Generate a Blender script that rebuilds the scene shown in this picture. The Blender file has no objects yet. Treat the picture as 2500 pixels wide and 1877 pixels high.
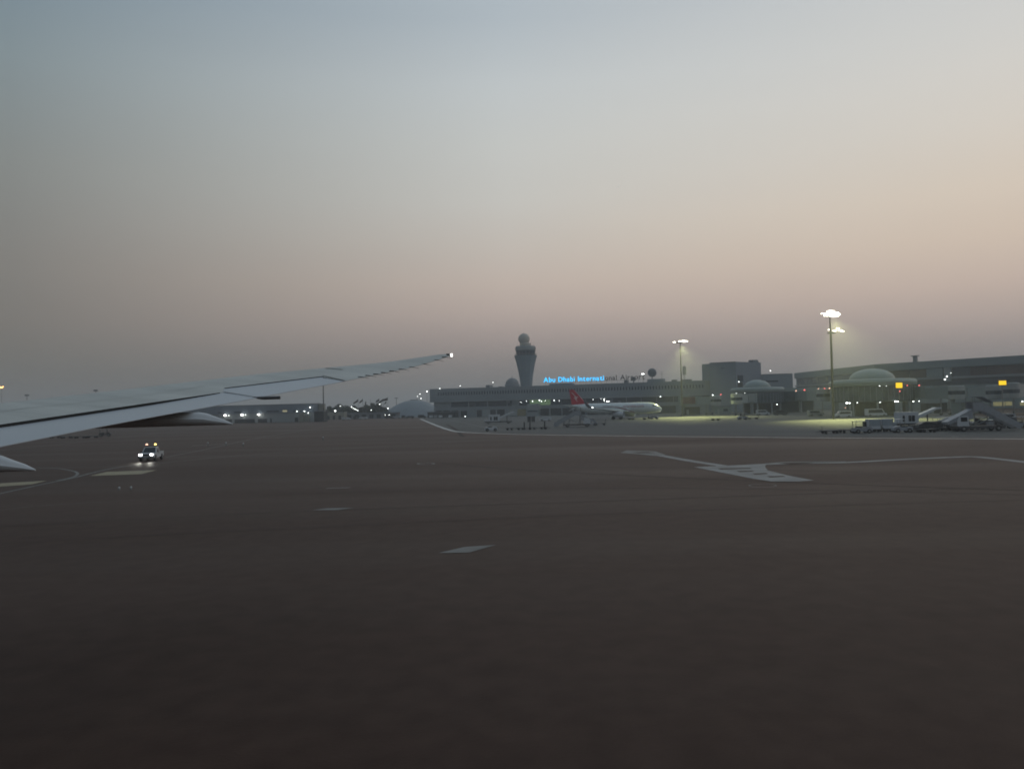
import bpy, math, random
from mathutils import Vector, Matrix
random.seed(7)
R = math.radians
SC = bpy.context.scene
COL = SC.collection

# ------------------------------------------------------------------ camera
EYE = Vector((0, 0, 6.0)); FPX = 1880.0; PITCH = R(1.57); ROLL = R(1.35)
fw = Vector((0, math.cos(PITCH), math.sin(PITCH)))
r0 = Vector((1, 0, 0)); u0 = Vector((0, -math.sin(PITCH), math.cos(PITCH)))
rt = r0*math.cos(ROLL) - u0*math.sin(ROLL)
up = u0*math.cos(ROLL) + r0*math.sin(ROLL)
cam = bpy.data.cameras.new('camera'); co = bpy.data.objects.new('camera', cam); COL.objects.link(co)
m = Matrix((rt, up, -fw)).transposed().to_4x4(); m.translation = EYE
co.matrix_world = m
cam.sensor_width = 36; cam.lens = FPX/2500*36
cam.clip_start = 0.1; cam.clip_end = 60000
SC.camera = co
cam.dof.use_dof = True; cam.dof.focus_distance = 3.0; cam.dof.aperture_fstop = 6.5      # the phone focused on the cabin window

# ------------------------------------------------------------------ sky
w = bpy.data.worlds.new('World'); SC.world = w; w.use_nodes = True
N = w.node_tree.nodes; L = w.node_tree.links; N.clear()
def wn(t, **k):
    n = N.new(t)
    for a, b in k.items(): setattr(n, a, b)
    return n
def wm(op, a, b=None, c=None):
    n = wn('ShaderNodeMath', operation=op)
    for i, v in enumerate((a, b, c)):
        if v is None: continue
        if isinstance(v, (int, float)): n.inputs[i].default_value = v
        else: L.new(v, n.inputs[i])
    return n.outputs[0]
def lin(c): return tuple(((v/255)/12.92 if v/255 <= .04045 else ((v/255+.055)/1.055)**2.4) for v in c)+(1,)
tc = wn('ShaderNodeTexCoord')
nrm = wn('ShaderNodeVectorMath', operation='NORMALIZE'); L.new(tc.outputs['Generated'], nrm.inputs[0])
sp = wn('ShaderNodeSeparateXYZ'); L.new(nrm.outputs[0], sp.inputs[0])
el = wm('MULTIPLY', wm('ARCSINE', sp.outputs[2]), 180/math.pi)
elf = wm('DIVIDE', el, 60.0)
hyp = wm('MAXIMUM', wm('SQRT', wm('ADD', wm('MULTIPLY', sp.outputs[0], sp.outputs[0]), wm('MULTIPLY', sp.outputs[1], sp.outputs[1]))), 1e-4)
AZS = R(58)     # the afterglow stands to the right of the frame
s = wm('DIVIDE', wm('ADD', wm('MULTIPLY', sp.outputs[0], math.sin(AZS)), wm('MULTIPLY', sp.outputs[1], math.cos(AZS))), hyp)
def ramp(stops):
    n = wn('ShaderNodeValToRGB'); cr = n.color_ramp; cr.interpolation = 'B_SPLINE' if False else 'EASE'
    cr.interpolation = 'LINEAR'
    while len(cr.elements) > 1: cr.elements.remove(cr.elements[-1])
    cr.elements[0].position = stops[0][0]/60; cr.elements[0].color = lin(stops[0][1])
    for e, c in stops[1:]:
        x = cr.elements.new(e/60); x.color = lin(c)
    L.new(elf, n.inputs[0]); return n.outputs[0]
SKY_ANTI = ramp([(0, (84, 82, 82)), (4, (92, 92, 92)), (10, (108, 108, 108)), (20, (120, 128, 134)), (35, (122, 134, 146)), (60, (124, 140, 156))])
SKY_LEFT = ramp([(0, (106, 102, 98)), (3, (116, 113, 107)), (6, (128, 123, 117)), (10, (135, 132, 127)), (16, (138, 142, 140)), (22, (134, 147, 152)), (27, (122, 140, 152)), (40, (122, 142, 158)), (60, (126, 146, 164))])
SKY_MID = ramp([(0, (120, 117, 113)), (3, (146, 137, 133)), (5, (173, 159, 153)), (7, (192, 176, 167)), (9, (202, 187, 176)), (12, (204, 196, 187)), (15, (204, 202, 196)), (19, (203, 205, 202)), (23, (197, 203, 205)), (27, (180, 190, 197)), (40, (168, 184, 196)), (60, (158, 176, 192))])
SKY_RIGHT = ramp([(0, (138, 131, 127)), (3, (164, 152, 147)), (5, (190, 173, 164)), (7, (208, 188, 175)), (10, (220, 202, 185)), (13, (224, 210, 194)), (17, (222, 215, 205)), (22, (215, 214, 210)), (27, (205, 208, 209)), (40, (192, 202, 206)), (60, (170, 184, 196))])
def mixc(f, a, b):
    n = wn('ShaderNodeMix', data_type='RGBA'); L.new(f, n.inputs[0]); L.new(a, n.inputs[6]); L.new(b, n.inputs[7]); return n.outputs[2]
def mr(v, a, b):
    n = wn('ShaderNodeMapRange', interpolation_type='LINEAR'); L.new(v, n.inputs[0]); n.inputs[1].default_value = a; n.inputs[2].default_value = b
    return n.outputs[0]
sL, sM, sR = math.cos(R(-33)-AZS), math.cos(AZS), math.cos(R(33)-AZS)
c1 = mixc(mr(s, -1.0, sL), SKY_ANTI, SKY_LEFT)
c2 = mixc(mr(s, sL, sM), c1, SKY_MID)
c3 = mixc(mr(s, sM, sR), c2, SKY_RIGHT)
sky = wn('ShaderNodeTexSky', sky_type='NISHITA', sun_disc=False, sun_elevation=R(1.0), sun_rotation=AZS, air_density=1.2, dust_density=4)
sc_ = wn('ShaderNodeVectorMath', operation='SCALE'); L.new(sky.outputs[0], sc_.inputs[0]); sc_.inputs[3].default_value = 0.05
add = wn('ShaderNodeMix', data_type='RGBA'); add.inputs[0].default_value = 0.04
L.new(c3, add.inputs[6]); L.new(sc_.outputs[0], add.inputs[7])
mpn = wn('ShaderNodeMapping'); mpn.inputs['Scale'].default_value = (1.2, 1.2, 7); L.new(nrm.outputs[0], mpn.inputs[0])
nz = wn('ShaderNodeTexNoise'); nz.inputs['Scale'].default_value = 1.6; nz.inputs['Detail'].default_value = 4; L.new(mpn.outputs[0], nz.inputs['Vector'])
mz = wn('ShaderNodeMapRange'); L.new(nz.outputs[0], mz.inputs[0]); mz.inputs[1].default_value = .3; mz.inputs[2].default_value = .7; mz.inputs[3].default_value = .988; mz.inputs[4].default_value = 1.012
svn = wn('ShaderNodeVectorMath', operation='SCALE'); L.new(add.outputs[2], svn.inputs[0]); L.new(mz.outputs[0], svn.inputs[3])
bg = wn('ShaderNodeBackground'); L.new(svn.outputs[0], bg.inputs[0]); bg.inputs[1].default_value = 1.0
wo = wn('ShaderNodeOutputWorld'); L.new(bg.outputs[0], wo.inputs[0])
sun = bpy.data.lights.new('sun', 'SUN'); sun.energy = 0.05; sun.angle = R(20); sun.color = (1, .8, .62)
so = bpy.data.objects.new('sun', sun); COL.objects.link(so)
sd = Vector((math.sin(AZS)*math.cos(R(4)), math.cos(AZS)*math.cos(R(4)), math.sin(R(4))))
so.rotation_euler = sd.to_track_quat('Z', 'Y').to_euler()
SC.view_settings.view_transform = 'Standard'; SC.view_settings.look = 'None'
SC.view_settings.exposure = 0.0; SC.view_settings.gamma = 1
SC.cycles.use_denoising = True
SC.cycles.max_bounces = 6; SC.cycles.volume_bounces = 1
SC.cycles.sample_clamp_indirect = 4

# ------------------------------------------------------------------ pixel -> place
def ray(px, py): return fw + rt*((px-1250)/FPX) + up*((938.5-py)/FPX)
def P(px, py, D):
    d = ray(px, py); return EYE + d*(D/d.y)
def G(px, py, z=0.0):
    d = ray(px, py); return EYE + d*((z-EYE.z)/d.z)
def GX(px, D):                      # ground point at picture column px and distance D
    p = P(px, 1000, D); return Vector((p.x, D, 0))
def Z(px, py, D): return P(px, py, D).z

# ------------------------------------------------------------------ materials
def mat(name, col, rough=.6, metal=0, noise=0.0, scale=1.0, bump=0, emit=None, es=0, spec=None, streak=None):
    m = bpy.data.materials.new(name); m.use_nodes = True
    nt = m.node_tree; b = nt.nodes['Principled BSDF']
    c = tuple(col)+(1,) if len(col) == 3 else col
    b.inputs['Base Color'].default_value = c
    b.inputs['Roughness'].default_value = rough; b.inputs['Metallic'].default_value = metal
    if spec is not None: b.inputs['Specular IOR Level'].default_value = spec
    if noise or bump:
        t = nt.nodes.new('ShaderNodeTexCoord'); mp = nt.nodes.new('ShaderNodeMapping')
        if streak: mp.inputs['Scale'].default_value = streak
        n = nt.nodes.new('ShaderNodeTexNoise'); n.inputs['Scale'].default_value = scale; n.inputs['Detail'].default_value = 6
        nt.links.new(t.outputs['Object'], mp.inputs[0]); nt.links.new(mp.outputs[0], n.inputs['Vector'])
        if noise:
            r_ = nt.nodes.new('ShaderNodeMapRange'); nt.links.new(n.outputs[0], r_.inputs[0])
            r_.inputs[1].default_value = .3; r_.inputs[2].default_value = .7
            r_.inputs[3].default_value = 1-noise; r_.inputs[4].default_value = 1+noise
            v = nt.nodes.new('ShaderNodeVectorMath'); v.operation = 'SCALE'; v.inputs[0].default_value = c[:3]
            nt.links.new(r_.outputs[0], v.inputs[3]); nt.links.new(v.outputs[0], b.inputs['Base Color'])
        if bump:
            bp = nt.nodes.new('ShaderNodeBump'); bp.inputs['Strength'].default_value = bump
            nt.links.new(n.outputs[0], bp.inputs['Height']); nt.links.new(bp.outputs[0], b.inputs['Normal'])
    if emit:
        b.inputs['Emission Color'].default_value = tuple(emit)+(1,); b.inputs['Emission Strength'].default_value = es
    return m
M = dict(
    wing=mat('wing_paint', (.42, .42, .39), .45, 0, .14, 1.1, streak=(.35, 1.6, 1)),
    flap=mat('flap_paint', (.41, .43, .455), .38, 0, .05, .5),
    fairing=mat('fairing_paint', (.52, .53, .54), .4, 0, .06, 2),
    seal=mat('rubber_seal', (.012, .013, .014), .8),
    seam=mat('panel_seam', (.16, .17, .18), .6),
    wall=mat('precast_wall', (.24, .275, .30), .75, 0, .07, .15),
    wall2=mat('grey_cladding', (.17, .21, .26), .6, 0, .06, .1),
    wallw=mat('light_cladding', (.30, .33, .34), .6, 0, .06, .1),
    wallg=mat('terminal_cladding', (.20, .25, .26), .5, 0, .06, .1),
    dome=mat('dome_shell', (.24, .29, .28), .5, 0, .06, .3),
    sand=mat('sand_render', (.26, .26, .22), .8, 0, .1, .3),
    glass=mat('dark_glass', (.04, .055, .075), .12, 0, .25, .25),
    glassb=mat('brown_glass', (.07, .05, .045), .15, 0, .25, .15),
    glassblue=mat('blue_glass', (.03, .06, .13), .12, 0, .25, .15),
    lit=mat('lit_glass', (.04, .06, .05), .2, emit=(.16, .26, .13), es=.45),
    litw=mat('lit_window', (.2, .2, .12), .3, emit=(.55, .5, .3), es=.5),
    dark=mat('dark_opening', (.03, .035, .04), .8, 0, .2, 1),
    roof=mat('roof_plant', (.18, .20, .22), .7, 0, .1, .5),
    tower=mat('tower_concrete', (.14, .20, .25), .7, 0, .05, .1),
    radome=mat('radome_shell', (.46, .43, .38), .6, 0, .05, .3),
    steel=mat('galvanised_steel', (.22, .23, .23), .45, .6, .1, 2),
    white=mat('white_paint', (.48, .51, .54), .35, 0, .06, .8),
    planew=mat('aircraft_white', (.66, .71, .71), .3, 0, .03, .6),
    red=mat('livery_red', (.50, .015, .04), .35, 0, .05, 1),
    redp=mat('advert_red', (.10, .02, .035), .5, 0, .3, .8),
    greyv=mat('vehicle_grey', (.26, .28, .31), .45, 0, .1, 1),
    darkv=mat('vehicle_dark', (.05, .052, .055), .6, 0, .2, 2),
    tyre=mat('tyre_rubber', (.02, .02, .02), .85, 0, .1, 5),
    vglass=mat('vehicle_glass', (.02, .025, .03), .08, 0, .1, 3),
    stair=mat('stair_metal', (.28, .30, .33), .5, .2, .1, 2),
    curt=mat('cargo_curtain', (.30, .34, .38), .8, 0, .1, 1),
    paintw=mat('marking_white', (.42, .42, .40), .6, 0, .22, .8),
    paintg=mat('marking_worn', (.15, .15, .14), .65, 0, .25, .6),
    painty=mat('marking_yellow', (.26, .22, .13), .6, 0, .15, 1.2),
    bark=mat('bark', (.09, .07, .05), .9, 0, .2, 3),
    leaf=mat('leaves', (.016, .036, .018), .8, 0, .35, .6),
    flagm=mat('flag_cloth', (.05, .035, .03), .8, 0, .4, 1),
    lamp=mat('lamp_white', (.8, .8, .8), .4, emit=(1, .98, .9), es=6),
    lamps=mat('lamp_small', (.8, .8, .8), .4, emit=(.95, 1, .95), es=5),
    flood=mat('flood_lamp', (.8, .8, .7), .4, emit=(1, .97, .75), es=6),
    headl=mat('headlamp', (.8, .8, .8), .4, emit=(1, 1, 1), es=14),
    amber=mat('amber_beacon', (.8, .5, .1), .4, emit=(1, .72, .18), es=5),
    pinkl=mat('pink_beacon', (.8, .5, .4), .4, emit=(1, .55, .38), es=2.2),
    orange=mat('sodium_lamp', (.8, .5, .1), .4, emit=(1, .5, .15), es=6),
    paintm=mat('marking_scuffed', (.20, .205, .20), .62, 0, .25, .5),
    redl=mat('red_lamp', (.8, .1, .1), .4, emit=(1, .16, .14), es=2.4),
    yellow=mat('yellow_sign_face', (.8, .6, .05), .4, emit=(1, .62, .01), es=1.1),
    neon=mat('blue_neon', (.05, .4, .8), .4, emit=(.015, .50, 1.0), es=1.9),
    letter=mat('unlit_letter', (.035, .035, .04), .6),
    moon=mat('moon_face', (.6, .6, .58), .9, emit=(.74, .72, .68), es=.62),
)
M['bare'] = mat('bare_tarmac', (.055, .038, .030), .55, 0, .2, .8, spec=.05)
# asphalt: mottled, streaked with rubber, faint patches
def ground_mat(name, c0, c1, rough, patch=.02):
    m = bpy.data.materials.new(name); m.use_nodes = True; nt = m.node_tree; b = nt.nodes['Principled BSDF']
    n_ = nt.nodes.new; l_ = nt.links.new
    t = n_('ShaderNodeTexCoord')
    def noise(sc, det, vs=(1, 1, 1), rz=0):
        mp = n_('ShaderNodeMapping'); mp.inputs['Scale'].default_value = vs; mp.inputs['Rotation'].default_value = (0, 0, rz)
        l_(t.outputs['Object'], mp.inputs[0]); n = n_('ShaderNodeTexNoise'); n.inputs['Scale'].default_value = sc; n.inputs['Detail'].default_value = det
        l_(mp.outputs[0], n.inputs['Vector']); return n.outputs[0]
    a = noise(patch, 5); bb = noise(.05, 6, (.12, 1.4, 1), R(12)); c = noise(1.1, 8); d = noise(.03, 4, (.1, 1.8, 1), R(-8))
    def ma(op, x, y):
        k = n_('ShaderNodeMath'); k.operation = op
        for i, v in enumerate((x, y)):
            if isinstance(v, (int, float)): k.inputs[i].default_value = v
            else: l_(v, k.inputs[i])
        return k.outputs[0]
    f = ma('ADD', ma('MULTIPLY', a, .30), ma('ADD', ma('MULTIPLY', bb, .28), ma('ADD', ma('MULTIPLY', c, .22), ma('MULTIPLY', d, .2))))
    mrn = n_('ShaderNodeMapRange'); l_(f, mrn.inputs[0]); mrn.inputs[1].default_value = .38; mrn.inputs[2].default_value = .62
    mx = n_('ShaderNodeMix'); mx.data_type = 'RGBA'; l_(mrn.outputs[0], mx.inputs[0]); mx.inputs[6].default_value = tuple(c0)+(1,); mx.inputs[7].default_value = tuple(c1)+(1,)
    l_(mx.outputs[2], b.inputs['Base Color'])
    rr = n_('ShaderNodeMapRange'); l_(bb, rr.inputs[0]); rr.inputs[1].default_value = .3; rr.inputs[2].default_value = .7; rr.inputs[3].default_value = rough-.07; rr.inputs[4].default_value = rough+.07
    l_(rr.outputs[0], b.inputs['Roughness'])
    bp = n_('ShaderNodeBump'); bp.inputs['Strength'].default_value = .25; bp.inputs['Distance'].default_value = .02
    fn = noise(14, 5); l_(fn, bp.inputs['Height']); l_(bp.outputs[0], b.inputs['Normal'])
    b.inputs['Specular IOR Level'].default_value = .04
    return m
M['asphalt'] = ground_mat('asphalt', (.038, .0205, .0155), (.086, .053, .041), .53)
M['concrete'] = ground_mat('apron_concrete', (.10, .10, .095), (.14, .138, .13), .7)

# ------------------------------------------------------------------ mesh helpers
class MB:
    def __init__(s): s.v = []; s.f = []
    def add(s, vs, fs, T=None):
        o = len(s.v); s.v += [tuple(T @ Vector(v)) if T else tuple(v) for v in vs]; s.f += [tuple(o+i for i in f) for f in fs]; return s
    def box(s, x0, x1, y0, y1, z0, z1, T=None):
        return s.add([(x0, y0, z0), (x1, y0, z0), (x1, y1, z0), (x0, y1, z0), (x0, y0, z1), (x1, y0, z1), (x1, y1, z1), (x0, y1, z1)],
                     [(0, 3, 2, 1), (4, 5, 6, 7), (0, 1, 5, 4), (1, 2, 6, 5), (2, 3, 7, 6), (3, 0, 4, 7)], T)
    def bar(s, a, b, r, r2=None, n=8):
        a = Vector(a); b = Vector(b); r2 = r if r2 is None else r2
        q = (b-a).to_track_quat('Z', 'Y'); vs = []
        for c, rad in ((a, r), (b, r2)):
            for i in range(n):
                t = 2*math.pi*i/n; vs.append(c + q @ Vector((rad*math.cos(t), rad*math.sin(t), 0)))
        fs = [(i, (i+1) % n, n+(i+1) % n, n+i) for i in range(n)] + [tuple(range(n-1, -1, -1)), tuple(range(n, 2*n))]
        return s.add(vs, fs)
    def lathe(s, prof, c=(0, 0, 0), n=32, axis='z', sy=1, a0=0, a1=2*math.pi):
        vs = []; full = abs(a1-a0-2*math.pi) < 1e-6; k = n if full else n+1
        for (r, z) in prof:
            for i in range(k):
                t = a0+(a1-a0)*i/n; x, y = r*math.cos(t), r*math.sin(t)*sy
                vs.append((c[0]+x, c[1]+y, c[2]+z) if axis == 'z' else (c[0]+z, c[1]+x, c[2]+y))
        fs = []
        for j in range(len(prof)-1):
            for i in range(k if full else n):
                i2 = (i+1) % k
                fs.append((j*k+i, j*k+i2, (j+1)*k+i2, (j+1)*k+i))
        if full:
            if prof[0][0] > 1e-4: fs.append(tuple(range(k-1, -1, -1)))
            if prof[-1][0] > 1e-4: fs.append(tuple((len(prof)-1)*k+i for i in range(k)))
        return s.add(vs, fs)
    def prism(s, poly, y0, y1, T=None):           # polygon in x,z swept along y
        n = len(poly); vs = [(x, y0, z) for x, z in poly]+[(x, y1, z) for x, z in poly]
        return s.add(vs, [tuple(range(n)), tuple(range(2*n-1, n-1, -1))]+[(i, n+i, n+(i+1) % n, (i+1) % n) for i in range(n)], T)
    def slab(s, poly, z0, z1):                     # polygon in x,y raised in z
        n = len(poly); vs = [(x, y, z0) for x, y in poly]+[(x, y, z1) for x, y in poly]
        return s.add(vs, [tuple(range(n-1, -1, -1)), tuple(range(n, 2*n))]+[(i, (i+1) % n, n+(i+1) % n, n+i) for i in range(n)])
    def ball(s, c, r, n=12, sz=1):
        prof = [(r*math.sin(math.pi*i/n), -r*sz*math.cos(math.pi*i/n)) for i in range(n+1)]
        return s.lathe(prof, c, n*2)
    def mesh(s, name, m, smooth=False):
        me = bpy.data.meshes.new(name); me.from_pydata(s.v, [], s.f); me.materials.append(M[m] if isinstance(m, str) else m)
        if smooth:
            me.polygons.foreach_set('use_smooth', [True]*len(me.polygons))
            try: me.set_sharp_from_angle(angle=R(35))
            except Exception: pass
        return me
    def build(s, name, m, parent=None, smooth=False, loc=None):
        o = bpy.data.objects.new(name, s.mesh(name, m, smooth)); COL.objects.link(o)
        if parent: o.parent = parent
        if loc: o.location = loc
        return o
def tag(o, label=None, cat=None, group=None, kind=None):
    for k, v in (('label', label), ('category', cat), ('group', group), ('kind', kind)):
        if v: o[k] = v
    return o
def thing(name, label, cat, loc=(0, 0, 0), rz=0, group=None):
    o = bpy.data.objects.new(name, None); COL.objects.link(o); o.location = loc; o.rotation_euler.z = rz
    o.empty_display_size = .5
    return tag(o, label, cat, group)
def inst(src, parent, loc, rz=0):
    o = src.copy(); COL.objects.link(o); o.parent = parent; o.location = loc; o.rotation_euler.z = rz; return o
def kids(o): return [c for c in bpy.data.objects if c.parent is o]
def dup(root, loc, rz, label, s=1.0):
    r = root.copy(); COL.objects.link(r); r.location = loc; r.rotation_euler.z = rz; r['label'] = label; r.scale = (s, s, s)
    for ch in kids(root):
        c = ch.copy(); COL.objects.link(c); c.parent = r
        for g in kids(ch):
            d = g.copy(); COL.objects.link(d); d.parent = c
    return r

# ------------------------------------------------------------------ ground
S = 5000
MB().add([(-S, -S, 0), (S, -S, 0), (S, S, 0), (-S, S, 0)], [(0, 1, 2, 3)]).build('ground', 'asphalt')['kind'] = 'structure'
# lighter concrete stands of the apron beyond the painted boundary line
bl = [(1026, 1022), (1048, 1031.6), (1080, 1044), (1108, 1051.5), (1127, 1054.3), (1238, 1058.5), (1480, 1062), (2033, 1067), (2500, 1069.5), (2900, 1071)]
pts = [G(x, y-.6) for x, y in bl]
poly = [(p.x, p.y) for p in pts] + [(320, 700), (-70, 700)]
MB().add([(x, y, .004) for x, y in poly], [tuple(range(len(poly)))]).build('apron', 'concrete')['kind'] = 'structure'

def smooth_pts(pix, k=6):
    g = [G(*p) for p in pix]; out = []
    for i in range(len(g)-1):
        p0 = g[max(i-1, 0)]; p1 = g[i]; p2 = g[i+1]; p3 = g[min(i+2, len(g)-1)]
        for j in range(k):
            t = j/k
            out.append(.5*((2*p1)+(-p0+p2)*t+(2*p0-5*p1+4*p2-p3)*t*t+(-p0+3*p1-3*p2+p3)*t**3))
    out.append(g[-1]); return out
def stripe(pix, wd, m='paintw', z=.012, name='painted_line', k=6):
    g = smooth_pts(pix, k); mb = MB(); vs = []; n = len(g)
    for i, p in enumerate(g):
        d = (g[min(i+1, n-1)]-g[max(i-1, 0)]); d.z = 0; d.normalize(); q = Vector((-d.y, d.x, 0))*(wd/2)
        vs += [(p.x+q.x, p.y+q.y, z), (p.x-q.x, p.y-q.y, z)]
    mb.add(vs, [(2*i, 2*i+1, 2*i+3, 2*i+2) for i in range(n-1)])
    o = mb.build(name, m); o['kind'] = 'structure'; return o
def patch(pix, m='paintw', z=.012, name='painted_patch'):
    g = [G(*p) for p in pix]
    o = MB().add([(p.x, p.y, z) for p in g], [tuple(range(len(g)))]).build(name, m); o['kind'] = 'structure'; return o
stripe([(1026, 1022), (1048, 1031.6), (1080, 1044), (1108, 1052), (1140, 1055.5), (1238, 1059.5), (1400, 1062.5), (1700, 1066), (2033, 1069), (2500, 1071.5), (2900, 1073)], 1.3)
stripe([(1090, 1024), (1137, 1033), (1181, 1043), (1230, 1049.5), (1300, 1052), (1500, 1055), (1800, 1058), (2200, 1061)], .35, 'paintg', .016)
stripe([(389, 1131), (550, 1115), (700, 1104), (980, 1087), (1238, 1071), (1400, 1066)], .3, 'paintg', .016)
stripe([(-60, 1217), (0, 1205), (100, 1183), (177, 1167), (235, 1152), (300, 1139), (389, 1128)], .32, 'paintg', .016)
stripe([(405, 1116), (506, 1096), (620, 1071), (700, 1057), (790, 1043)], .3, 'paintg', .016)
stripe([(89, 1142), (136, 1143), (174, 1149), (189, 1155), (180, 1164), (140, 1173)], .3, 'paintg', .020)
stripe([(-60, 1106), (0, 1099.5), (200, 1079), (400, 1056), (568, 1040), (700, 1030)], .35, 'paintg', .016)
stripe([(-40, 1250), (63, 1238), (180, 1229), (300, 1222), (380, 1217)], .06, 'paintg', .016)
for a, b in (((624, 1071), (689, 1069)), ((467, 1088.5), (554, 1084)), ((660, 1052.5), (704, 1051)), ((687, 1038), (767, 1036.5)), ((800, 1040), (830, 1038.5))):
    stripe([a, b], .45, 'paintw', .020, 'painted_dash', 1)
stripe([(797, 1192.5), (855, 1190.5)], .16, 'paintw', .02, 'painted_dash', 1)
patch([(761, 1245.5), (800, 1240.5), (862, 1239.5), (825, 1245)], 'paintg')
patch([(1070, 1350), (1135, 1335), (1212, 1330), (1145, 1349)], 'paintg')
patch([(218, 1162), (260, 1152), (383, 1147.5), (345, 1157.5)], 'painty', .020)
patch([(-40, 1191), (-40, 1183), (0, 1180), (114, 1173.5), (79, 1182.5)], 'painty', .020)
# worn white stand markings on the right
stripe([(1603, 1110), (1680, 1124), (1757, 1136), (1840, 1148)], 1.1, 'paintm', .016)
patch([(1515, 1105.5), (1530, 1099.5), (1600, 1102), (1625, 1110.5), (1600, 1113), (1560, 1109)], 'paintg', .020)
stripe([(1700, 1141.5), (1800, 1137), (1870, 1133.5), (1960, 1131), (2066, 1129), (2200, 1122), (2333, 1116), (2390, 1116), (2500, 1128), (2620, 1143)], 1.1, 'paintm', .020)
stripe([(1870, 1133), (1930, 1128.5), (2066, 1127.5)], .8, 'paintg', .024)
# a broad worn arrowhead: solid band with darker bars of bare tarmac showing through
patch([(1697, 1141), (1757, 1137.5), (1870, 1134), (1868, 1140), (1874, 1148), (1920, 1160), (1987, 1173), (1950, 1175.5), (1883, 1175.5), (1840, 1169)], 'paintm', .018)
for xa, xb, y0, y1 in ((1752, 1836, 1143.5, 1146.0), (1798, 1842, 1150, 1152.2), (1836, 1876, 1156, 1158.4), (1872, 1918, 1163, 1165.4)):
    patch([(xa, y0), (xb-6, y0-1.2), (xb, y1-1.2), (xa+8, y1+.6)], 'bare', .026)
patch([(1900, 1131.5), (1960, 1129.2), (1990, 1130.6), (1930, 1133.2)], 'bare', .030)
patch([(1540, 1104.5), (1580, 1103.2), (1600, 1105.8), (1560, 1107)], 'bare', .026)
import itertools
cc = [(1862+33*math.cos(t)+0, 1185.5+4.0*math.sin(t)) for t in [i*math.pi/12 for i in range(25)]]
stripe(cc, .09, 'paintg', .016, 'painted_ring', 2)
cc = [(1040+20*math.cos(t), 1132+2.2*math.sin(t)) for t in [i*math.pi/12 for i in range(25)]]
stripe(cc, .25, 'paintg', .016, 'painted_ring', 2)
stripe([(2322, 1066), (2340, 1066.2)], .3, 'paintw', .02, 'painted_dash', 1)
# darker old tyre and joint lines crossing the tarmac
M['tar'] = mat('tar_seam', (.022, .015, .013), .56, 0, .3, 1, spec=.03)
stripe([(1075, 1130), (1200, 1142), (1400, 1154), (1700, 1168), (2100, 1184), (2600, 1200)], .22, 'tar', .008, 'tar_seam')
stripe([(1090, 1036), (1110, 1047), (1130, 1066)], .9, 'tar', .008, 'tar_seam')
M['tyre_mark'] = mat('tyre_mark', (.047, .0295, .0230), .53, 0, .30, .25, spec=.04)
M['joint'] = mat('joint_sealant', (.034, .022, .017), .54, 0, .3, .5, spec=.04)
for k_, (pp, wd) in enumerate((([(-100, 1330), (500, 1300), (1300, 1262), (2000, 1235), (2700, 1215)], .22), ([(-100, 1290), (700, 1250), (1500, 1222), (2700, 1180)], .3),
        ([(600, 1210), (1100, 1195), (1700, 1192), (2400, 1205), (2700, 1216)], .35), ([(500, 1150), (900, 1141), (1500, 1140), (2100, 1152)], .5))):
    stripe(pp, wd, 'tyre_mark', .006+.0004*k_, 'tyre_mark')

# ------------------------------------------------------------------ own wing
LEp = [(0, 984), (200, 963), (400, 939.5), (508, 928), (617, 916), (700, 905), (800, 897.5), (860, 893), (942, 885), (990, 879), (1037, 870.6), (1077, 864.5), (1098, 864.2)]
def pl(tab, x):                       # smooth lookup through a table (Catmull-Rom), straight beyond its ends
    if x <= tab[0][0]: a, b = tab[0], tab[1]; return a[1]+(b[1]-a[1])*(x-a[0])/(b[0]-a[0])
    if x >= tab[-1][0]: a, b = tab[-2], tab[-1]; return b[1]+(b[1]-a[1])*(x-b[0])/(b[0]-a[0])*0
    for i, (a, b) in enumerate(zip(tab, tab[1:])):
        if x <= b[0]:
            t = (x-a[0])/(b[0]-a[0]); p = tab[max(i-1, 0)]; q = tab[min(i+2, len(tab)-1)]; h = b[0]-a[0]
            m0 = (b[1]-p[1])/max(b[0]-p[0], 1e-6)*h; m1 = (q[1]-a[1])/max(q[0]-a[0], 1e-6)*h
            return (2*t**3-3*t*t+1)*a[1]+(t**3-2*t*t+t)*m0+(-2*t**3+3*t*t)*b[1]+(t**3-t*t)*m1
TEp = [(0, 1090), (144, 1061.5), (241, 1042), (400, 1012.5), (508, 993.5), (620, 972.5), (707, 955.6), (800, 938.5), (843, 930), (919, 914.5), (1006, 896.5), (1069, 878.5), (1099, 868.5)]
LEp = [(0, 984), (200, 962.5), (400, 939.5), (617, 915), (800, 897.5), (942, 884), (1037, 870.6), (1077, 865), (1099, 864)]
def YC(px): return 17.4+.0087*px+3.6e-7*px*px
def tey(px): return 13.5+.0082*px+3.85e-6*px*px
def tpx(hx):                          # trailing edge column that belongs to hinge column hx
    return pl([(-700, -700), (0, 20), (300, 345), (555, 627), (790, 843), (1000, 1020), (1099, 1099)], hx)
def hy1(px): return 1037+(959-1037)*px/536
def hy2(px): return 948+(918.5-948)*(px-547)/(790-547)
def crest(px): return P(px, pl(LEp, px), YC(px))
def te(px): return P(px, pl(TEp, px), tey(px))
def hin(px, f):
    m_ = P(px, hy1(px), tey(px)+.46*(YC(px)-tey(px)))
    if f is hy1: return m_
    yc = pl(LEp, px); return crest(px).lerp(m_, (f(px)-yc)/(hy1(px)-yc))
wing = thing('airliner_wing', 'pale grey swept wing of our own airliner, white light at its upturned tip', 'wing')
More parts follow.
